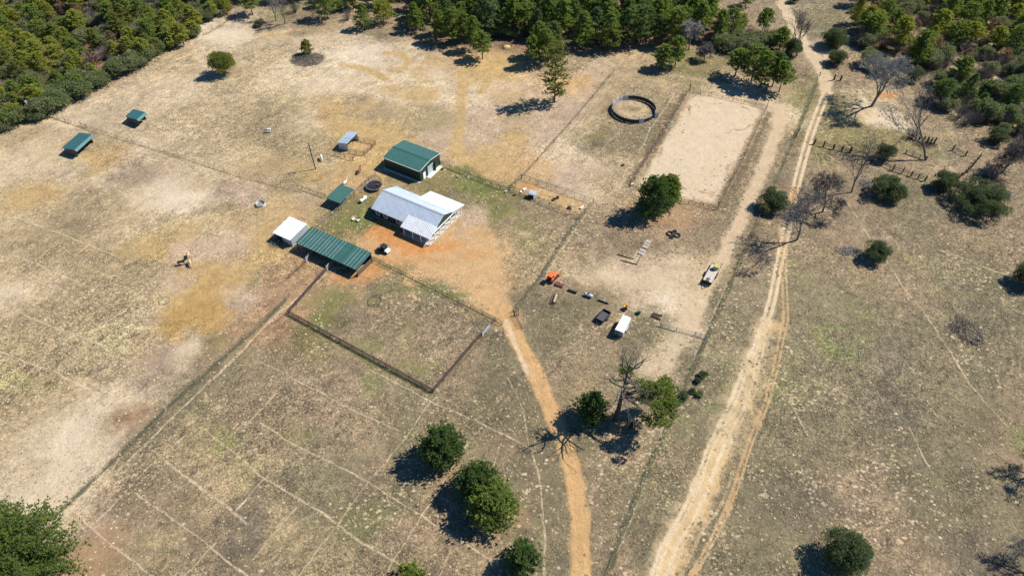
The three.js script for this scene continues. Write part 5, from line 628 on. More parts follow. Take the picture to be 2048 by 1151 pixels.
// ---------------------------------------------------------------- horses
{
  const cap = (p, a, b, ra, rb) => { const dx = b[0] - a[0], dy = b[1] - a[1], dz = b[2] - a[2], t = cl(((p[0] - a[0]) * dx + (p[1] - a[1]) * dy + (p[2] - a[2]) * dz) / (dx * dx + dy * dy + dz * dz), 0, 1); return Math.hypot(p[0] - a[0] - t * dx, p[1] - a[1] - t * dy, p[2] - a[2] - t * dz) - (ra + (rb - ra) * t); };
  const smin = (a, b, k) => { const h = Math.max(k - Math.abs(a - b), 0) / k; return Math.min(a, b) - h * h * k / 4; };
  function horseGeo(graze) {
    const neckTop = graze ? [1.15, 0.55, 0.06] : [1.12, 1.8, 0], muzzle = graze ? [1.42, 0.12, 0.08] : [1.58, 1.52, 0.02];
    const bones = [[[-0.6, 1.14, 0], [0.05, 1.06, 0], 0.3, 0.31], [[0.05, 1.06, 0], [0.52, 1.14, 0], 0.31, 0.29], [[0.6, 1.2, 0], neckTop, 0.22, 0.12], [neckTop, muzzle, 0.13, 0.075], [neckTop, [neckTop[0] + 0.02, neckTop[1] + 0.18, 0.07], 0.04, 0.015], [neckTop, [neckTop[0] + 0.02, neckTop[1] + 0.18, -0.07], 0.04, 0.015]];
    for (const s of [-0.16, 0.16]) { const o = s > 0 ? 0.07 : -0.05; bones.push([[0.5, 1.0, s], [0.52 + o, 0.52, s], 0.13, 0.07], [[0.52 + o, 0.52, s], [0.5 + o, 0.1, s], 0.06, 0.04], [[0.5 + o, 0.1, s], [0.54 + o, 0.04, s], 0.055, 0.06], [[-0.62, 1.05, s], [-0.5 - o, 0.72, s], 0.2, 0.1], [[-0.5 - o, 0.72, s], [-0.72 - o, 0.5, s], 0.09, 0.06], [[-0.72 - o, 0.5, s], [-0.68 - o, 0.1, s], 0.05, 0.04], [[-0.68 - o, 0.1, s], [-0.64 - o, 0.04, s], 0.055, 0.06]); }
    const n = 56, mc = new MarchingCubes(n, M.black, false, false, 40000); mc.isolation = 0; const half = 1.5;
    for (let k = 0; k < n; k++) for (let j = 0; j < n; j++) for (let i = 0; i < n; i++) { const p = [((i - n / 2) / (n / 2)) * half + 0.3, ((j - n / 2) / (n / 2)) * half + 1.1, ((k - n / 2) / (n / 2)) * half]; let d = 9; for (const b of bones) d = smin(d, cap(p, ...b), 0.09); mc.field[i + j * n + k * n * n] = -d; }
    mc.update(); const c = mc.count, g = new THREE.BufferGeometry(); g.setAttribute('position', new THREE.BufferAttribute(mc.positionArray.slice(0, c * 3), 3)); g.setAttribute('normal', new THREE.BufferAttribute(mc.normalArray.slice(0, c * 3), 3)); g.scale(half, half, half); g.translate(0.3, 1.1, 0);
    return { body: g, neckTop, muzzle };
  }
  const kinds = [horseGeo(false), horseGeo(true)], coat = { palomino: mat(0.5, 0.36, 0.18), bay: mat(0.03, 0.016, 0.013), chestnut: mat(0.2, 0.07, 0.025), white: mat(0.62, 0.58, 0.5), pinto: mat(0.6, 0.57, 0.52) }, hair = { palomino: mat(0.68, 0.6, 0.42), bay: mat(0.012, 0.01, 0.01), chestnut: mat(0.14, 0.05, 0.02), white: mat(0.66, 0.62, 0.55), pinto: mat(0.02, 0.02, 0.02) };
  function horse(label, px, py, hx, hy, c, graze) {
    const a = P(px, py), d = P(px + hx, py + hy).sub(a), t = thing('horse', label, 'horse', a, Math.atan2(-d.z, d.x)), k = kinds[graze ? 1 : 0]; part(t, 'body', k.body, coat[c]);
    const mane = new Tris(), nt = k.neckTop; for (let i = 0; i < 7; i++) { const f = i / 6, p = V(0.5 + (nt[0] - 0.62) * f, 1.42 + (nt[1] + 0.1 - 1.42) * f, 0.02); mane.limb(p, p.clone().add(V(-0.05, -0.22, 0.13)), 0.06, 0.015, 4); } part(t, 'mane', mane.geo(), hair[c]);
    const tail = new Tris(); tail.limb(V(-0.86, 1.22, 0), V(-1.02, 0.95, 0), 0.06, 0.09, 6); tail.limb(V(-1.02, 0.95, 0), V(-1.0, 0.42, 0.02), 0.09, 0.02, 6); part(t, 'tail', tail.geo(), hair[c]);
    if (c === 'pinto') { const g = new THREE.SphereGeometry(0.33, 16, 12).scale(0.8, 0.98, 1.0).translate(0.42, 1.14, 0); part(t, 'chest_patch', g, hair.pinto); }
    return t;
  }
  horse('palomino horse standing highest of the three by the gold straw', 378.5, 514, 1.5, 9, 'palomino', false); horse('palomino horse grazing with its back to the gold straw', 381.5, 529, 3, 9, 'palomino', true); horse('dark bay horse standing across from the two palominos', 364.5, 529, 10, -2, 'bay', false);
  horse('black and white pinto horse alone in the pale field', 537, 264.5, -10, 1, 'pinto', true); horse('cream white horse grazing beside the utility pole', 643.5, 319, 3, 8, 'white', true); horse('chestnut horse standing on orange soil near the barn', 719.5, 345, 5, -9, 'chestnut', false); horse('white horse standing behind the green carport', 691, 370, 6, -7, 'white', false);
}
// ---------------------------------------------------------------- trees and shrubs
const leafMat = (r, g, b) => new THREE.MeshPhysicalMaterial({ color: new THREE.Color().setRGB(r, g, b), roughness: 1, specularIntensity: 0.25, transmission: 0.5, thickness: 0, side: THREE.DoubleSide });
const LEAF = { pine: leafMat(0.224, 0.291, 0.052), pineYellow: leafMat(0.347, 0.364, 0.054), pineDark: leafMat(0.157, 0.230, 0.056), pineBlue: leafMat(0.150, 0.215, 0.080), bright: leafMat(0.145, 0.205, 0.034), juniper: leafMat(0.125, 0.165, 0.065), yaupon: leafMat(0.235, 0.263, 0.118), edge: leafMat(0.202, 0.246, 0.095), greyGreen: leafMat(0.220, 0.230, 0.140), dead: leafMat(0.300, 0.180, 0.110), olive: leafMat(0.235, 0.252, 0.050), nearPine: leafMat(0.100, 0.165, 0.036) };
const BARK = mat(0.085, 0.062, 0.05, { roughness: 1 }), BARKGREY = mat(0.15, 0.135, 0.12, { roughness: 1 }), TWIG = mat(0.19, 0.17, 0.15, { roughness: 1 }), TWIGDARK = mat(0.115, 0.1, 0.09, { roughness: 1 }), BONE = mat(0.34, 0.31, 0.28, { roughness: 1 });
const rdir = () => { const a = rr(0, 6.283), y = rr(-1, 1), s = Math.sqrt(1 - y * y); return V(Math.cos(a) * s, y, Math.sin(a) * s); };
function tuft(g, p, out, size, n) { for (let i = 0; i < n; i++) { const d = rdir().addScaledVector(out, 0.7).add(V(0, 0.35, 0)).normalize(), s = rdir().cross(d).normalize(), L = size * rr(0.6, 1.1), w = L * 0.26, b = p.clone().addScaledVector(d, -0.15 * L); g.tri(b.clone().addScaledVector(s, w), b.clone().addScaledVector(s, -w), p.clone().addScaledVector(d, L)); } }
// a pine: straight trunk, whorled limbs that carry needle tufts
function pineGeo(s, h, r, o = {}) {
  srand(s); const { from = 0.22, limbs = 46, per = 7, size = 0.7, n = 6, point = 0.75, ragged = 0.3 } = o, wood = new Tris(), leaf = new Tris(), bend = V(rr(-0.4, 0.4), 0, rr(-0.4, 0.4));
  const axis = (t) => V(bend.x * t * t, h * t, bend.z * t * t); let tr = 0.012 * h + 0.05; for (let i = 0; i < 5; i++) wood.limb(axis(i / 5 * 0.97), axis((i + 1) / 5 * 0.97), tr * (1 - i / 5.4), tr * (1 - (i + 1) / 5.4), 6);
  for (let i = 0; i < limbs; i++) {
    const t = from + (1 - from) * (i + rnd()) / limbs, f = (t - from) / (1 - from), R = r * Math.min(1, 0.5 + f * 2.6) * (1 - f) ** point * rr(1 - ragged, 1 + ragged * 0.5) + 0.25, az = i * 2.4 + rr(-0.5, 0.5), d = V(Math.cos(az), rr(-0.02, 0.3) + f * 0.5, Math.sin(az)), a = axis(t), b = a.clone().addScaledVector(d, R);
    wood.limb(a, b, 0.02 + 0.008 * h * (1 - f), 0.02, 3);
    for (let k = 0; k < per; k++) { const u = 1 - rnd() ** 1.4 * 0.72, p = a.clone().lerp(b, u).add(V(rr(-1, 1), rr(-0.5, 0.6), rr(-1, 1)).multiplyScalar(Math.min(0.85, R * 0.2 + 0.12))); tuft(leaf, p, d, size, n); }
  }
  tuft(leaf, axis(1), UPV, size, n + 3); return [wood.geo(), leaf.geo()];
}
// a round evergreen: lobes of small leaves down to the ground
function roundGeo(s, h, r, o = {}) {
  srand(s); const { size = 0.42, low = 0.12, dense = 1.7 } = o, wood = new Tris(), leaf = new Tris(), cy = h * (0.5 + low / 2), hh = h * 0.5 * (1 - low), n = Math.round(20 + 2.1 * r * Math.min(r, hh + 1));
  wood.limb(V(0, 0, 0), V(rr(-0.2, 0.2), h * 0.55, rr(-0.2, 0.2)), 0.05 + h * 0.018, 0.06, 6);
  for (let i = 0; i < n; i++) {
    const d = rdir(), rad = rnd() ** 0.38 * rr(0.72, 0.98), L = rr(0.75, 1.25) * Math.min(1.5, 0.36 * Math.min(r, h * 0.6) + 0.15), p = V(d.x * r * rad, cy + d.y * hh * rad, d.z * r * rad); p.y = Math.max(p.y, L * 0.55);
    wood.limb(V(0, h * 0.2, 0), p, 0.05, 0.02, 3); const m = Math.round(dense * 7.5 * L * L / (size * size));
    for (let k = 0; k < m; k++) { const q = rdir(); if (q.y < -0.3) q.y = -q.y; const w = p.clone().addScaledVector(q, L * rr(0.6, 1.05)); w.y = Math.max(0.05, w.y); tuft(leaf, w, q, size, 2); }
  }
  return [wood.geo(), leaf.geo()];
}
// a leafless tree
function bareGeo(s, h, o = {}) {
  srand(s); const { spread = 0.75, depth = 5, fork = 3, twig = 0.016, trunk = 0.32, lean = V(0, 0, 0), thick = 0.022 } = o, wood = new Tris(), fine = new Tris();
  const grow = (p, d, L, r, k) => {
    const m = p.clone().addScaledVector(d, L * 0.55).add(rdir().multiplyScalar(L * 0.06)), e = m.clone().addScaledVector(d.clone().add(rdir().multiplyScalar(0.25)).normalize(), L * 0.45), g = k > 2 ? wood : fine;
    g.limb(p, m, r, r * 0.82, k > 3 ? 6 : 3); g.limb(m, e, r * 0.82, r * 0.66, k > 3 ? 6 : 3);
    if (!k) { for (let i = 0; i < (o.spray ?? 8); i++) { const q = d.clone().add(rdir().multiplyScalar(0.9)).normalize().multiplyScalar(rr(0.5, 1.1) * (o.tl ?? 1)), w = rdir().multiplyScalar(0.038); fine.tri(e.clone().add(w), e.clone().sub(w), e.clone().add(q)); } return; } const n = k === depth ? fork + 1 : fork; for (let i = 0; i < n; i++) { const q = d.clone().add(rdir().multiplyScalar(spread * rr(0.7, 1.3))).add(V(0, k > 1 ? 0.12 : 0.02, 0)).normalize(); grow(i % 2 ? m : e, q, L * rr(0.62, 0.84), Math.max(twig, r * 0.58), k - 1); }
  };
  grow(V(0, 0, 0), V(0, 1, 0).add(lean).normalize(), h * trunk, h * thick, depth); return [wood.geo(), fine.geo()];
}
// grey leafless shrub: a spray of stems
function shrubGeo(s, h, r, n = 110) { srand(s); const wood = new Tris(), fine = new Tris(); for (let i = 0; i < n; i++) { const a = rr(0, 6.283), t = Math.sqrt(rnd()), b = V(Math.cos(a) * r * t, h * rr(0.6, 1) * (1 - t * t * 0.4), Math.sin(a) * r * t), f = V(b.x * 0.15, 0, b.z * 0.15), m = f.clone().lerp(b, 0.55).add(rdir().multiplyScalar(0.15)); (i % 6 ? fine : wood).limb(f, m, 0.03, 0.022, 3); for (let k = 0; k < 4; k++) fine.limb(m, b.clone().add(rdir().multiplyScalar(r * 0.22)), 0.02, 0.008, 3); } return [wood.geo(), fine.geo()]; }
function plant(name, label, cat, geos, mats, p, scale, turn, group, names = ['trunk', 'crown']) {
  const t = thing(name, label, cat, p.isVector3 ? p : P(...p), turn, group); if (Array.isArray(scale)) t.scale.set(...scale); else t.scale.setScalar(scale);
  part(t, names[0], geos[0], mats[0]); part(t, names[1], geos[1], mats[1]); return t;
}
// --- single trees that stand out
const bigPine = (s, h, r, o) => pineGeo(s, h, r, { limbs: 120, per: 22, size: 0.55, n: 6, from: 0.12, point: 0.6, ...o });
plant('pine_tree', 'dense dark pine standing at the corner of the sand arena', 'tree', bigPine(101, 11.5, 5.3, { from: 0.06, point: 0.5 }), [BARK, LEAF.nearPine], [1302, 428], 1, 0.4);
plant('pine_tree', 'smaller green pine crowded against the dense pine at the arena corner', 'tree', bigPine(102, 9, 4, { from: 0.08 }), [BARK, LEAF.pine], [1333, 408], 1, 1.4);
plant('pine_tree', 'bushy dark pine beside the wheel path in the brown pasture', 'tree', bigPine(103, 8.6, 4.9, { from: 0.06, point: 0.5 }), [BARK, LEAF.nearPine], [888, 915], 1, 0.1);
plant('pine_tree', 'dark half of the twin bushy pines in the brown pasture', 'tree', bigPine(104, 7.2, 4.1, { from: 0.06, point: 0.5 }), [BARK, LEAF.nearPine], [955, 985], 1, 2.1);
plant('pine_tree', 'brighter half of the twin bushy pines in the brown pasture', 'tree', bigPine(105, 7.6, 5.2, { from: 0.06, point: 0.5 }), [BARK, LEAF.pine], [985, 1028], 1, 3.1);
plant('pine_tree', 'young bushy pine below the twin bushy pines', 'tree', bigPine(106, 5.6, 3.2, { limbs: 60, from: 0.06, point: 0.5 }), [BARK, LEAF.nearPine], [1046, 1128], 1, 0.7);
plant('pine_tree', 'low pine seedling cut off by the edge of the pasture', 'tree', bigPine(107, 4, 2.6, { limbs: 40, from: 0.06 }), [BARK, LEAF.pine], [822, 1166], 1, 0.7);
plant('pine_tree', 'huge spreading bright green pine with tufted needles', 'tree', pineGeo(108, 11, 12.2, { limbs: 240, per: 50, size: 0.5, n: 5, from: 0.25, point: 0.36, ragged: 0.2 }), [BARK, LEAF.bright], [62, 1168], 1, 0.7);
plant('cedar_tree', 'dark blue-green cedar with a yellow tip in the right-hand pasture', 'tree', roundGeo(109, 7, 4, { size: 0.36, low: 0.05 }), [BARK, LEAF.juniper], [1678, 1122], 1, 0.3);
plant('pine_tree', 'tall slender ragged pine casting its shadow on the pale field', 'tree', pineGeo(110, 19.5, 4.4, { limbs: 60, per: 22, size: 0.62, n: 6, from: 0.1, point: 0.3, ragged: 0.5 }), [BARK, LEAF.olive], [1109, 204], 1, 0.2);
plant('round_tree', 'round yellow-green tree alone in the pale field', 'tree', roundGeo(111, 7.6, 4.2, { size: 0.4, low: 0 }), [BARK, LEAF.olive], [450, 148], 1, 0.2);
plant('pine_tree', 'pine sapling rising from a ring of grey brush', 'tree', bigPine(112, 5, 2.1, { limbs: 34, size: 0.45, from: 0.1 }), [BARK, LEAF.olive], [615, 108], 1, 0.2);
plant('pine_tree', 'dark bushy pine under the dying giant pine', 'tree', bigPine(113, 6.8, 3.6, { limbs: 70, from: 0.08, point: 0.5 }), [BARK, LEAF.nearPine], [1182, 836], 1, 2.2);
{ // the dying giant: bare grey limbs, one side still green
  const t = thing('dying_pine', 'dying giant pine with bare grey limbs and one green side', 'tree', P(1233, 838)), tw = new Tris(), bb = new Tris(), ax = (u) => V(0.5 * u * u, 19 * u, 0.2 * u);
  srand(120); for (let i = 0; i < 6; i++) tw.limb(ax(i / 6), ax((i + 1) / 6), 0.58 * (1 - i / 7), 0.58 * (1 - (i + 1) / 7), 8);
  const grow = (p, d, L, r, k) => { for (let s = 0; s < 3; s++) { const q = p.clone().addScaledVector(d, L / 3); bb.limb(p, q, r, r * 0.8, k > 1 ? 6 : 4); p = q; r *= 0.8; d = d.clone().add(rdir().multiplyScalar(0.42)).add(V(0, 0.1, 0)).normalize(); if (k > 0) grow(p, d.clone().add(rdir().multiplyScalar(0.85)).normalize(), L * rr(0.4, 0.65), r * 0.6, k - 1); } if (k < 2) for (let s = 0; s < 3; s++) bb.limb(p, p.clone().addScaledVector(d.clone().add(rdir()).normalize(), rr(0.4, 0.9)), r * 0.6, 0.008, 3); };
  for (let i = 0; i < 17; i++) { const u = 0.46 + 0.52 * i / 17, az = i * 2.4 + rr(-0.5, 0.5), s = Math.cos(az) > 0.5 && u < 0.7 ? 0.6 : 1; grow(ax(u), V(Math.cos(az), rr(-0.15, 0.6) + (u > 0.85 ? 0.6 : 0), Math.sin(az)).normalize(), rr(3.4, 6.6) * s * (1.3 - u * 0.5), 0.22 * (1.3 - u * 0.55), 2); }
  part(t, 'trunk', tw.geo(), BARK); part(t, 'bare_branches', bb.geo(), mat(0.115, 0.098, 0.086, { roughness: 1 }));
  srand(121); const wood = new Tris(), leaf = new Tris(); for (let i = 0; i < 40; i++) { const az = rr(-0.4, 0.8), L = 2.6 + 8 * Math.sqrt((i + 0.5) / 40), h = rr(7.5, 11.5) - L * 0.12, a = V(0.1, 9 + rr(-2.4, 4), 0), b = V(Math.cos(az) * L, h, Math.sin(az) * L), m = a.clone().lerp(b, 0.5).add(V(0, 0.9, 0)); if (i % 3 === 0) { wood.limb(a, m, 0.17, 0.11, 5); wood.limb(m, b, 0.11, 0.03, 4); } else wood.limb(a.clone().lerp(b, 0.72), b, 0.05, 0.02, 3); for (let k = 0; k < 75; k++) { const q = rdir(); tuft(leaf, b.clone().add(V(q.x * rr(0.5, 1.5), q.y * 0.5, q.z * rr(0.5, 1.3))), q, 0.46, 6); } }
  for (let i = 0; i < 70; i++) tuft(leaf, V(rr(-1.3, 1.4), rr(15.5, 18), rr(-0.8, 0.8)), UPV, 0.6, 6);
  part(t, 'green_limbs', wood.geo(), BARK); part(t, 'crown', leaf.geo(), LEAF.pine);
}
// --- single bare trees
for (const [label, s, px, py, h, o, m] of [
  ['great leafless oak with a pale grey crown above the orange clay bank', 131, 1744, 212, 22, { depth: 6, trunk: 0.27, spread: 0.72, twig: 0.032, lean: V(0.12, 0, -0.05), spray: 12, tl: 1.2 }, mat(0.27, 0.26, 0.235)], ['leafless dark tree standing over the sandy track with branches to both sides', 132, 1594, 480, 14, { depth: 5, trunk: 0.36, spread: 0.85, twig: 0.028 }, TWIG], ['leafless tree with a dense twiggy crown behind the tree over the track', 133, 1645, 424, 13, { depth: 6, trunk: 0.28, spread: 0.85, twig: 0.026 }, TWIGDARK], ['leaning dead tree with a pale trunk beside the corral rails', 134, 1852, 320, 16, { depth: 5, trunk: 0.5, spread: 0.6, lean: V(0.5, 0, -0.25), twig: 0.026 }, TWIG],
  ['forked bare tree beside the bend of the upper track', 135, 1594, 112, 14, { depth: 4, trunk: 0.42, spread: 0.6, lean: V(0.25, 0, -0.1), twig: 0.04 }, TWIGDARK], ['thin bare tree beside a round dark bush on the upper track', 136, 1580, 92, 8, { depth: 4, trunk: 0.45, spread: 0.5, twig: 0.03, lean: V(-0.2, 0, 0) }, TWIGDARK], ['bare twiggy tree at the far side of the corral', 137, 2005, 345, 12, { depth: 6, trunk: 0.25, spread: 0.9, twig: 0.024 }, TWIGDARK], ['dark bare tree at the edge of the right-hand pasture', 138, 2052, 955, 9, { depth: 5, trunk: 0.3, spread: 0.9, twig: 0.03 }, TWIGDARK], ['bare tree throwing twig shadows at the corner of the pasture', 139, 2058, 1140, 8, { depth: 5, trunk: 0.3, spread: 0.9, twig: 0.026 }, TWIG], ['small bare tree with a straight thin trunk by the track post fence', 140, 1703, 385, 11, { depth: 4, trunk: 0.55, spread: 0.5, twig: 0.02, lean: V(0.1, 0, -0.1) }, TWIGDARK], ['short broken bare stump tree beside the sandy track', 141, 1512, 530, 5, { depth: 4, trunk: 0.45, spread: 0.9, twig: 0.025, lean: V(-0.2, 0, 0) }, TWIG],
  ['bare tree with many upright stems at the top of the field', 142, 570, 48, 10, { depth: 5, trunk: 0.35, spread: 0.5, twig: 0.02 }, TWIG], ['thin bare tree beside the many-stemmed bare tree', 143, 552, 42, 9, { depth: 4, trunk: 0.5, spread: 0.45, twig: 0.02 }, TWIGDARK], ['round grey leafless tree in front of the pine wood', 144, 1408, 122, 8, { depth: 6, trunk: 0.24, spread: 0.85, twig: 0.026 }, TWIG], ['tall silvery leafless tree in front of the pine wood', 145, 1378, 100, 12, { depth: 6, trunk: 0.28, spread: 0.6, twig: 0.03 }, BONE],
]) plant('bare_tree', label, 'tree', bareGeo(s, h, o), [BARKGREY, m], [px, py], 1, s, undefined, ['trunk', 'branches']);
// --- single bushes
for (const [label, s, px, py, h, r, k] of [
  ['dark cedar bush between the two sandy tracks', 151, 1542, 418, 5.2, 3.4, 'juniper'], ['small olive bush at the foot of the dark cedar between the tracks', 152, 1529, 426, 2.6, 1.5, 'yaupon'], ['round dark bush with pale dead branches at its side', 153, 1772, 394, 5.4, 4.6, 'juniper'], ['round dark bush at the end of the corral fence', 154, 1886, 378, 4.6, 3.7, 'juniper'], ['biggest spreading dark bush beyond the corral', 155, 1957, 416, 6, 8.4, 'juniper'], ['low bush touching the biggest spreading bush', 156, 1993, 425, 2.6, 1.7, 'juniper'], ['dark bush with a pale brush pile at its side', 157, 1749, 518, 4.6, 3.2, 'juniper'], ['dark bush at the far side of the right-hand pasture', 158, 2050, 568, 4.6, 3.4, 'juniper'], ['dark bush inside the abandoned corral fence', 159, 1768, 318, 4.4, 2.6, 'juniper'],
  ['round dark bush on the outside of the upper track bend', 161, 1665, 92, 6.4, 4.2, 'juniper'], ['low dark bush beside the upper track', 162, 1672, 128, 4.6, 3.2, 'juniper'], ['round bush at the foot of the forked bare tree', 163, 1583, 110, 5.4, 3.2, 'juniper'], ['small cedar alone beyond the corral', 164, 1990, 284, 4.2, 3, 'juniper'], ['upright bush by the clay bank', 165, 1824, 162, 5, 2.6, 'juniper'], ['largest of the small fence bushes, on the fence line of the lane', 166, 1368, 795, 1.5, 1.05, 'juniper'], ['small bush highest up beside the fence of the lane', 167, 1405, 753, 1.4, 0.85, 'juniper'], ['tiny bush between the fence bushes', 168, 1385, 784, 1.0, 0.6, 'juniper'], ['tiny bush low among the fence bushes', 169, 1399, 791, 1.1, 0.75, 'yaupon'], ['tiny bush below the highest fence bush', 170, 1395, 764, 0.9, 0.6, 'juniper'], ['little dark bush under the green side of the dying pine', 171, 1262, 854, 1.3, 0.9, 'juniper'], ['low grey-green bush at the top of the field', 172, 520, 52, 2.4, 2, 'greyGreen'], ['small low bush on the upper track verge', 173, 1586, 5, 3, 2, 'juniper'],
]) plant('bush', label, 'bush', roundGeo(s, h, r, { size: 0.34, low: 0 }), [BARK, LEAF[k]], [px, py], 1, s, undefined, ['stem', 'foliage']);
// --- the woods: each tree its own, from shared shapes
const farPine = [0, 1, 2, 3, 4, 5].map((i) => pineGeo(200 + i, 12, [3.6, 4.2, 3.2, 4.6, 3.8, 3.4][i], { limbs: 54, per: 17, size: 0.66, n: 5, from: [0.25, 0.15, 0.3, 0.2, 0.12, 0.35][i], point: [0.7, 0.6, 0.65, 0.5, 0.85, 0.6][i] }));
const farRound = [0, 1, 2, 3].map((i) => roundGeo(220 + i, 5, 3.2, { size: 0.5, low: 0, dense: 1.2 }));
const farBare = [0, 1, 2].map((i) => shrubGeo(230 + i, 5.5, 2.8, 90)), farDead = pineGeo(240, 10, 3, { limbs: 36, per: 5, size: 0.7, n: 4, from: 0.3 });
const WOODS = [
  { poly: [[-40, 0], [500, -10], [470, 18], [430, 40], [390, 72], [352, 98], [325, 106], [285, 132], [245, 150], [205, 172], [150, 196], [110, 212], [70, 228], [40, 250], [-60, 282]], gap: 4.9, where: 'in the thicket beyond the green shelters', mix: [['pineYellow', 0.32], ['pine', 0.28], ['olive', 0.12], ['bush', 0.1], ['bare', 0.13], ['dead', 0.05]], h: [5.5, 9.5], edge: 'yaupon' },
  { poly: [[820, -10], [1400, -12], [1430, 5], [1420, 40], [1400, 82], [1330, 98], [1280, 98], [1200, 102], [1140, 96], [1062, 84], [1030, 70], [985, 74], [930, 70], [880, 68], [850, 48]], gap: 5.6, where: 'in the tall wood behind the field', mix: [['pine', 0.5], ['pineDark', 0.32], ['pineBlue', 0.08], ['bush', 0.1]], h: [10.5, 15], edge: null },
  { poly: [[1720, -10], [2080, -12], [2090, 160], [2010, 150], [1960, 120], [1900, 140], [1850, 140], [1812, 118], [1770, 100], [1720, 92], [1706, 60]], gap: 5.4, where: 'in the mixed wood by the upper track', mix: [['pine', 0.38], ['pineYellow', 0.2], ['bush', 0.16], ['bare', 0.16], ['dead', 0.1]], h: [7, 12], edge: null },
  { poly: [[1880, 150], [2080, 140], [2090, 320], [2030, 300], [1990, 262], [1930, 250], [1870, 224], [1850, 200]], gap: 6.5, where: 'in the scrub beyond the clay bank', mix: [['bush', 0.36], ['bare', 0.5], ['pineDark', 0.14]], h: [4.5, 8], edge: null },
  { poly: [[1425, 60], [1470, 70], [1560, 78], [1575, 105], [1520, 112], [1450, 110], [1405, 105]], gap: 5, where: 'in the copse between the pine wood and the track', mix: [['bush', 0.5], ['bare', 0.3], ['pine', 0.2]], h: [5, 9], edge: null },
  { poly: [[500, -8], [820, -8], [780, 12], [680, 22], [600, 8]], gap: 6, where: 'along the head of the field', mix: [['pineYellow', 0.35], ['pine', 0.4], ['bare', 0.15], ['bush', 0.1]], h: [7, 11], edge: null },
];
const KINDS = { pine: ['pine_tree', 'green pine', farPine, LEAF.pine], pineYellow: ['pine_tree', 'yellow-green pine', farPine, LEAF.pineYellow], pineDark: ['pine_tree', 'dark green pine', farPine, LEAF.pineDark], pineBlue: ['pine_tree', 'blue-green pine', farPine, LEAF.pineBlue], olive: ['pine_tree', 'olive green pine', farPine, LEAF.olive], bush: ['bush', 'round evergreen bush', farRound, LEAF.yaupon], bare: ['bare_shrub', 'grey leafless shrub', farBare, TWIG], dead: ['dead_pine', 'rust-brown dead pine', [farDead], LEAF.dead], edge: ['bush', 'dark evergreen bush', farRound, LEAF.edge] };
let planted = 0;
function woodTree(kind, p, h, where) {
  const [name, what, shapes, m] = KINDS[kind], base = shapes === farRound ? 5 : shapes === farBare ? 5.5 : shapes[0] === farDead ? 10 : 12, s = h / base, wide = s * rr(0.95, 1.3) * (base === 12 && h < 10 ? 1.25 : 1), sh = pick(shapes);
  const made = plant(name, `${what} ${where}`, name.includes('bush') || name.includes('shrub') ? 'bush' : 'tree', sh, [name === 'bare_shrub' ? BARKGREY : BARK, m], p, [wide, s, wide], rr(0, 6.28), `${what.replace('bush', 'bushe')}s ${where}`, name.includes('bush') || name.includes('shrub') ? ['stem', 'foliage'] : ['trunk', 'crown']); planted++; return made;
}
for (const [wi, w] of WOODS.entries()) {
  srand(700 + wi); const q = w.poly.map(([x, y]) => P(x, y)), xs = q.map((p) => p.x), zs = q.map((p) => p.z), got = [];
  for (let k = 0; k < 9000; k++) {
    const x = rr(Math.min(...xs), Math.max(...xs)), z = rr(Math.min(...zs), Math.max(...zs)); if (!inPoly(x, z, q)) continue;
    if (smp(NA, x * 6 + 40, z * 6 + 90) > 0.74 && wi !== 1) continue;
    if (got.some(([a, b]) => (a - x) ** 2 + (b - z) ** 2 < w.gap ** 2)) continue; got.push([x, z]);
    let u = rnd(), kind = 'pine'; for (const [n, f] of w.mix) { if (u < f) { kind = n; break; } u -= f; }
    const h = kind === 'bush' ? rr(3, 5) : kind === 'bare' ? rr(3.5, 6) : kind === 'dead' ? rr(5, 8) : rr(...w.h); woodTree(kind, V(x, 0, z), h, w.where);
  }
}
for (const [wi, gap, tries, mixF] of [[0, 3.6, 1500, 0.62], [2, 4.2, 500, 0.4], [3, 4.6, 400, 0.35]]) {            // lower growth between the trees
  srand(800 + wi); const w = WOODS[wi], q = w.poly.map(([x, y]) => P(x, y)), xs = q.map((p) => p.x), zs = q.map((p) => p.z), got = [];
  for (let k = 0; k < tries; k++) { const x = rr(Math.min(...xs), Math.max(...xs)), z = rr(Math.min(...zs), Math.max(...zs)); if (!inPoly(x, z, q) || got.length > 75 || smp(NA, x * 6 + 40, z * 6 + 90) > 0.8 || got.some(([a, b]) => (a - x) ** 2 + (b - z) ** 2 < gap ** 2)) continue; got.push([x, z]); const bu = rnd() < mixF; woodTree(bu ? 'bush' : 'bare', V(x, 0, z), bu ? rr(2.4, 4.4) : rr(3, 5.5), w.where); }
}
srand(950);  // the dense evergreen edge of the thicket, and single pines before the woods
for (const [px, py, h] of [[8, 262, 5], [24, 250, 5], [48, 240, 5.2], [74, 236, 5], [85, 226, 5.6], [108, 214, 5.4], [125, 206, 5], [146, 200, 5.2], [165, 192, 5.6], [182, 182, 5], [205, 172, 5.4], [228, 155, 6], [246, 150, 5.6], [262, 138, 6], [285, 128, 5.4], [300, 118, 6], [320, 108, 5.4], [345, 98, 4.5], [378, 78, 5.5], [395, 66, 4.6], [415, 45, 5], [60, 205, 5], [110, 190, 5], [160, 170, 5], [30, 225, 5]]) woodTree(rnd() < 0.55 ? 'edge' : 'bush', P(px + rr(-7, 7), py + rr(-5, 5)), h * rr(0.65, 1.15), 'along the edge of the thicket');
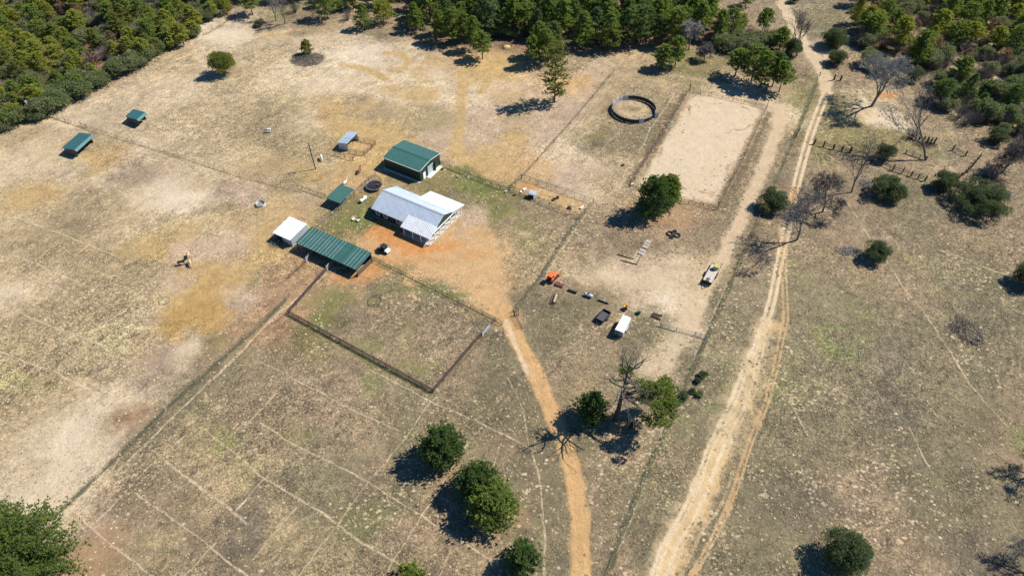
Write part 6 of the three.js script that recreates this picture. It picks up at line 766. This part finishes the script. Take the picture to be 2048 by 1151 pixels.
for (const [px, py, h, k, w] of [[368, 90, 8, 'pineYellow', 'at the corner where the thicket meets the field'], [455, 28, 6, 'pineYellow', 'as a sapling by the old wire fence at the field head'], [505, 30, 9, 'pine', 'by the bare many-stemmed tree at the field head'], [655, 38, 11, 'pine', 'with a long shadow on the bare ground at the field head'], [728, 58, 9.5, 'pine', 'alone on orange needles below the field head'], [768, 45, 8.5, 'pineYellow', 'beside the lone pine on orange needles'], [832, 62, 10.5, 'pine', 'with a small shoot at its foot before the tall wood'], [905, 86, 12, 'pine', 'in the middle of the row before the tall wood'], [880, 82, 11, 'pine', 'at the pale end of the row before the tall wood'], [930, 84, 11, 'pine', 'at the wood end of the row before the tall wood'], [965, 118, 9.5, 'pine', 'with a clear trunk over the straw near the feeder ring'], [948, 100, 12, 'pine', 'behind the clear-trunked pine near the feeder ring'], [1066, 132, 10.5, 'pine', 'low in the clump behind the tall slender pine'], [1090, 128, 12.5, 'pine', 'tallest in the clump behind the tall slender pine'], [1078, 112, 12, 'pine', 'at the back of the clump behind the tall slender pine'], [1105, 112, 12, 'pineDark', 'joined to the clump behind the tall slender pine'], [1325, 138, 8.5, 'pine', 'as the shorter of the pair above the round pen'], [1350, 132, 10.5, 'pine', 'as the taller of the pair above the round pen'], [1470, 152, 9.5, 'pine', 'smallest in the row above the sand arena'], [1502, 164, 12, 'pine', 'second in the row above the sand arena'], [1520, 176, 12.5, 'pine', 'tallest in the row above the sand arena'], [1545, 172, 11.5, 'pineDark', 'darkest in the row above the sand arena'], [1558, 184, 10.5, 'pine', 'at the track end of the row above the sand arena'], [1490, 12, 7, 'pineDark', 'alone with a long shadow beside the upper track'], [1523, 68, 9.5, 'pine', 'rising from grey shrubs beside the upper track'], [1460, 70, 10, 'pine', 'behind the bushes at the end of the tall wood'], [1435, 80, 11, 'pine', 'next to the silvery leafless tree'], [1480, 62, 6, 'pine', 'short and low among the bushes of the copse'], [1830, 130, 11, 'pine', 'over the upright bush by the clay bank'], [1790, 100, 12, 'pineYellow', 'behind the great leafless oak'], [1880, 205, 8, 'pineDark', 'lowest beside the clay bank'], [1912, 168, 9.5, 'pine', 'tallest beside the clay bank'], [1925, 205, 10, 'pineDark', 'with a fallen shadow beside the clay bank'], [1745, 70, 9, 'pineYellow', 'at the track corner of the mixed wood']]) { const o = woodTree(k, P(px, py), h, w); delete o.userData.group; }
for (const [px, py, h, k] of [[1985, 195, 6, 'edge'], [2020, 192, 6, 'edge'], [2045, 188, 6.5, 'edge'], [1955, 225, 5, 'edge'], [1975, 240, 5.5, 'edge'], [2012, 240, 5, 'edge'], [2040, 262, 5, 'edge'], [2015, 215, 4.5, 'bush'], [1735, 130, 6, 'bush'], [1760, 145, 5, 'bush'], [1852, 130, 5, 'bush'], [1975, 145, 4, 'bush'], [985, 72, 4, 'bush'], [1010, 70, 5, 'bush'], [1025, 74, 4, 'bush'], [1730, 92, 5, 'bush'], [2030, 150, 4.5, 'bush'], [1945, 125, 4, 'bare'], [2025, 320, 4, 'bare'], [1930, 250, 4.5, 'bare'], [1515, 95, 5.5, 'bush'], [1455, 100, 5, 'bush'], [1490, 105, 5.5, 'bush'], [1440, 92, 5, 'bush'], [1550, 85, 5.5, 'bare'], [1530, 80, 5, 'bare'], [1820, 275, 3.5, 'bare'], [1980, 355, 4, 'bare'], [695, 40, 4.5, 'bare'], [590, 25, 5, 'bare']]) woodTree(k, P(px, py), h, 'scattered before the woods');
// brush piles and fallen branches
function brush(label, px, py, rx, rz, h, n, m, thick = 0.05) { srand(px * 7 + py); const g = new Tris(), g2 = new Tris(); for (let i = 0; i < n; i++) { const a = rr(0, 6.283), t = Math.sqrt(rnd()), c = V(Math.cos(a) * rx * t, rr(0.05, h) * (1 - t * 0.7), Math.sin(a) * rz * t), d = rdir().setY(rr(-0.2, 0.35)).normalize().multiplyScalar(rr(0.5, 1.5)); const p = c.clone().sub(d), q = c.clone().add(d); p.y = Math.max(0.02, p.y); q.y = Math.max(0.02, q.y); (i % 5 ? g : g2).limb(p, q, thick * rr(0.4, 1), thick * 0.3, 4); } const t = thing('brush_pile', label, 'brush pile', P(px, py)); part(t, 'sticks', g.geo(), m); part(t, 'logs', g2.geo(), BARKGREY); for (const c of t.children) c.userData.kind = 'stuff'; }
brush('ring of grey brush heaped around the pine sapling', 615, 119, 5.6, 4.6, 1.1, 900, mat(0.13, 0.115, 0.1)); brush('heap of dead branches alone in the right-hand pasture', 1936, 664, 3.0, 4.2, 1.7, 150, mat(0.17, 0.15, 0.135), 0.09); brush('pale fallen branches beside a dark bush in the pasture', 1697, 503, 3.4, 1.4, 0.6, 130, BONE, 0.07); brush('whitish dead branch heap against a round dark bush', 1737, 370, 2.2, 2, 1.1, 140, BONE, 0.06); brush('pale dead branches on the edge of the biggest bush', 2008, 392, 2.8, 1.2, 0.6, 60, BONE, 0.06); brush('tangle of branches beside the pale-roofed shed', 557, 484, 2.6, 2, 1.0, 120, TWIG, 0.05); brush('fallen pale trunk pieces behind the pine copse', 1545, 108, 2.8, 1, 0.5, 50, BONE, 0.09); brush('dark brush under the ruined cattle chute', 1850, 290, 3.4, 1.6, 0.6, 130, TWIGDARK, 0.05); brush('low brown tangle beyond the corral', 1985, 362, 4, 3, 0.9, 200, TWIGDARK, 0.05);
console.log('planted', planted);
renderer.render(scene, camera);
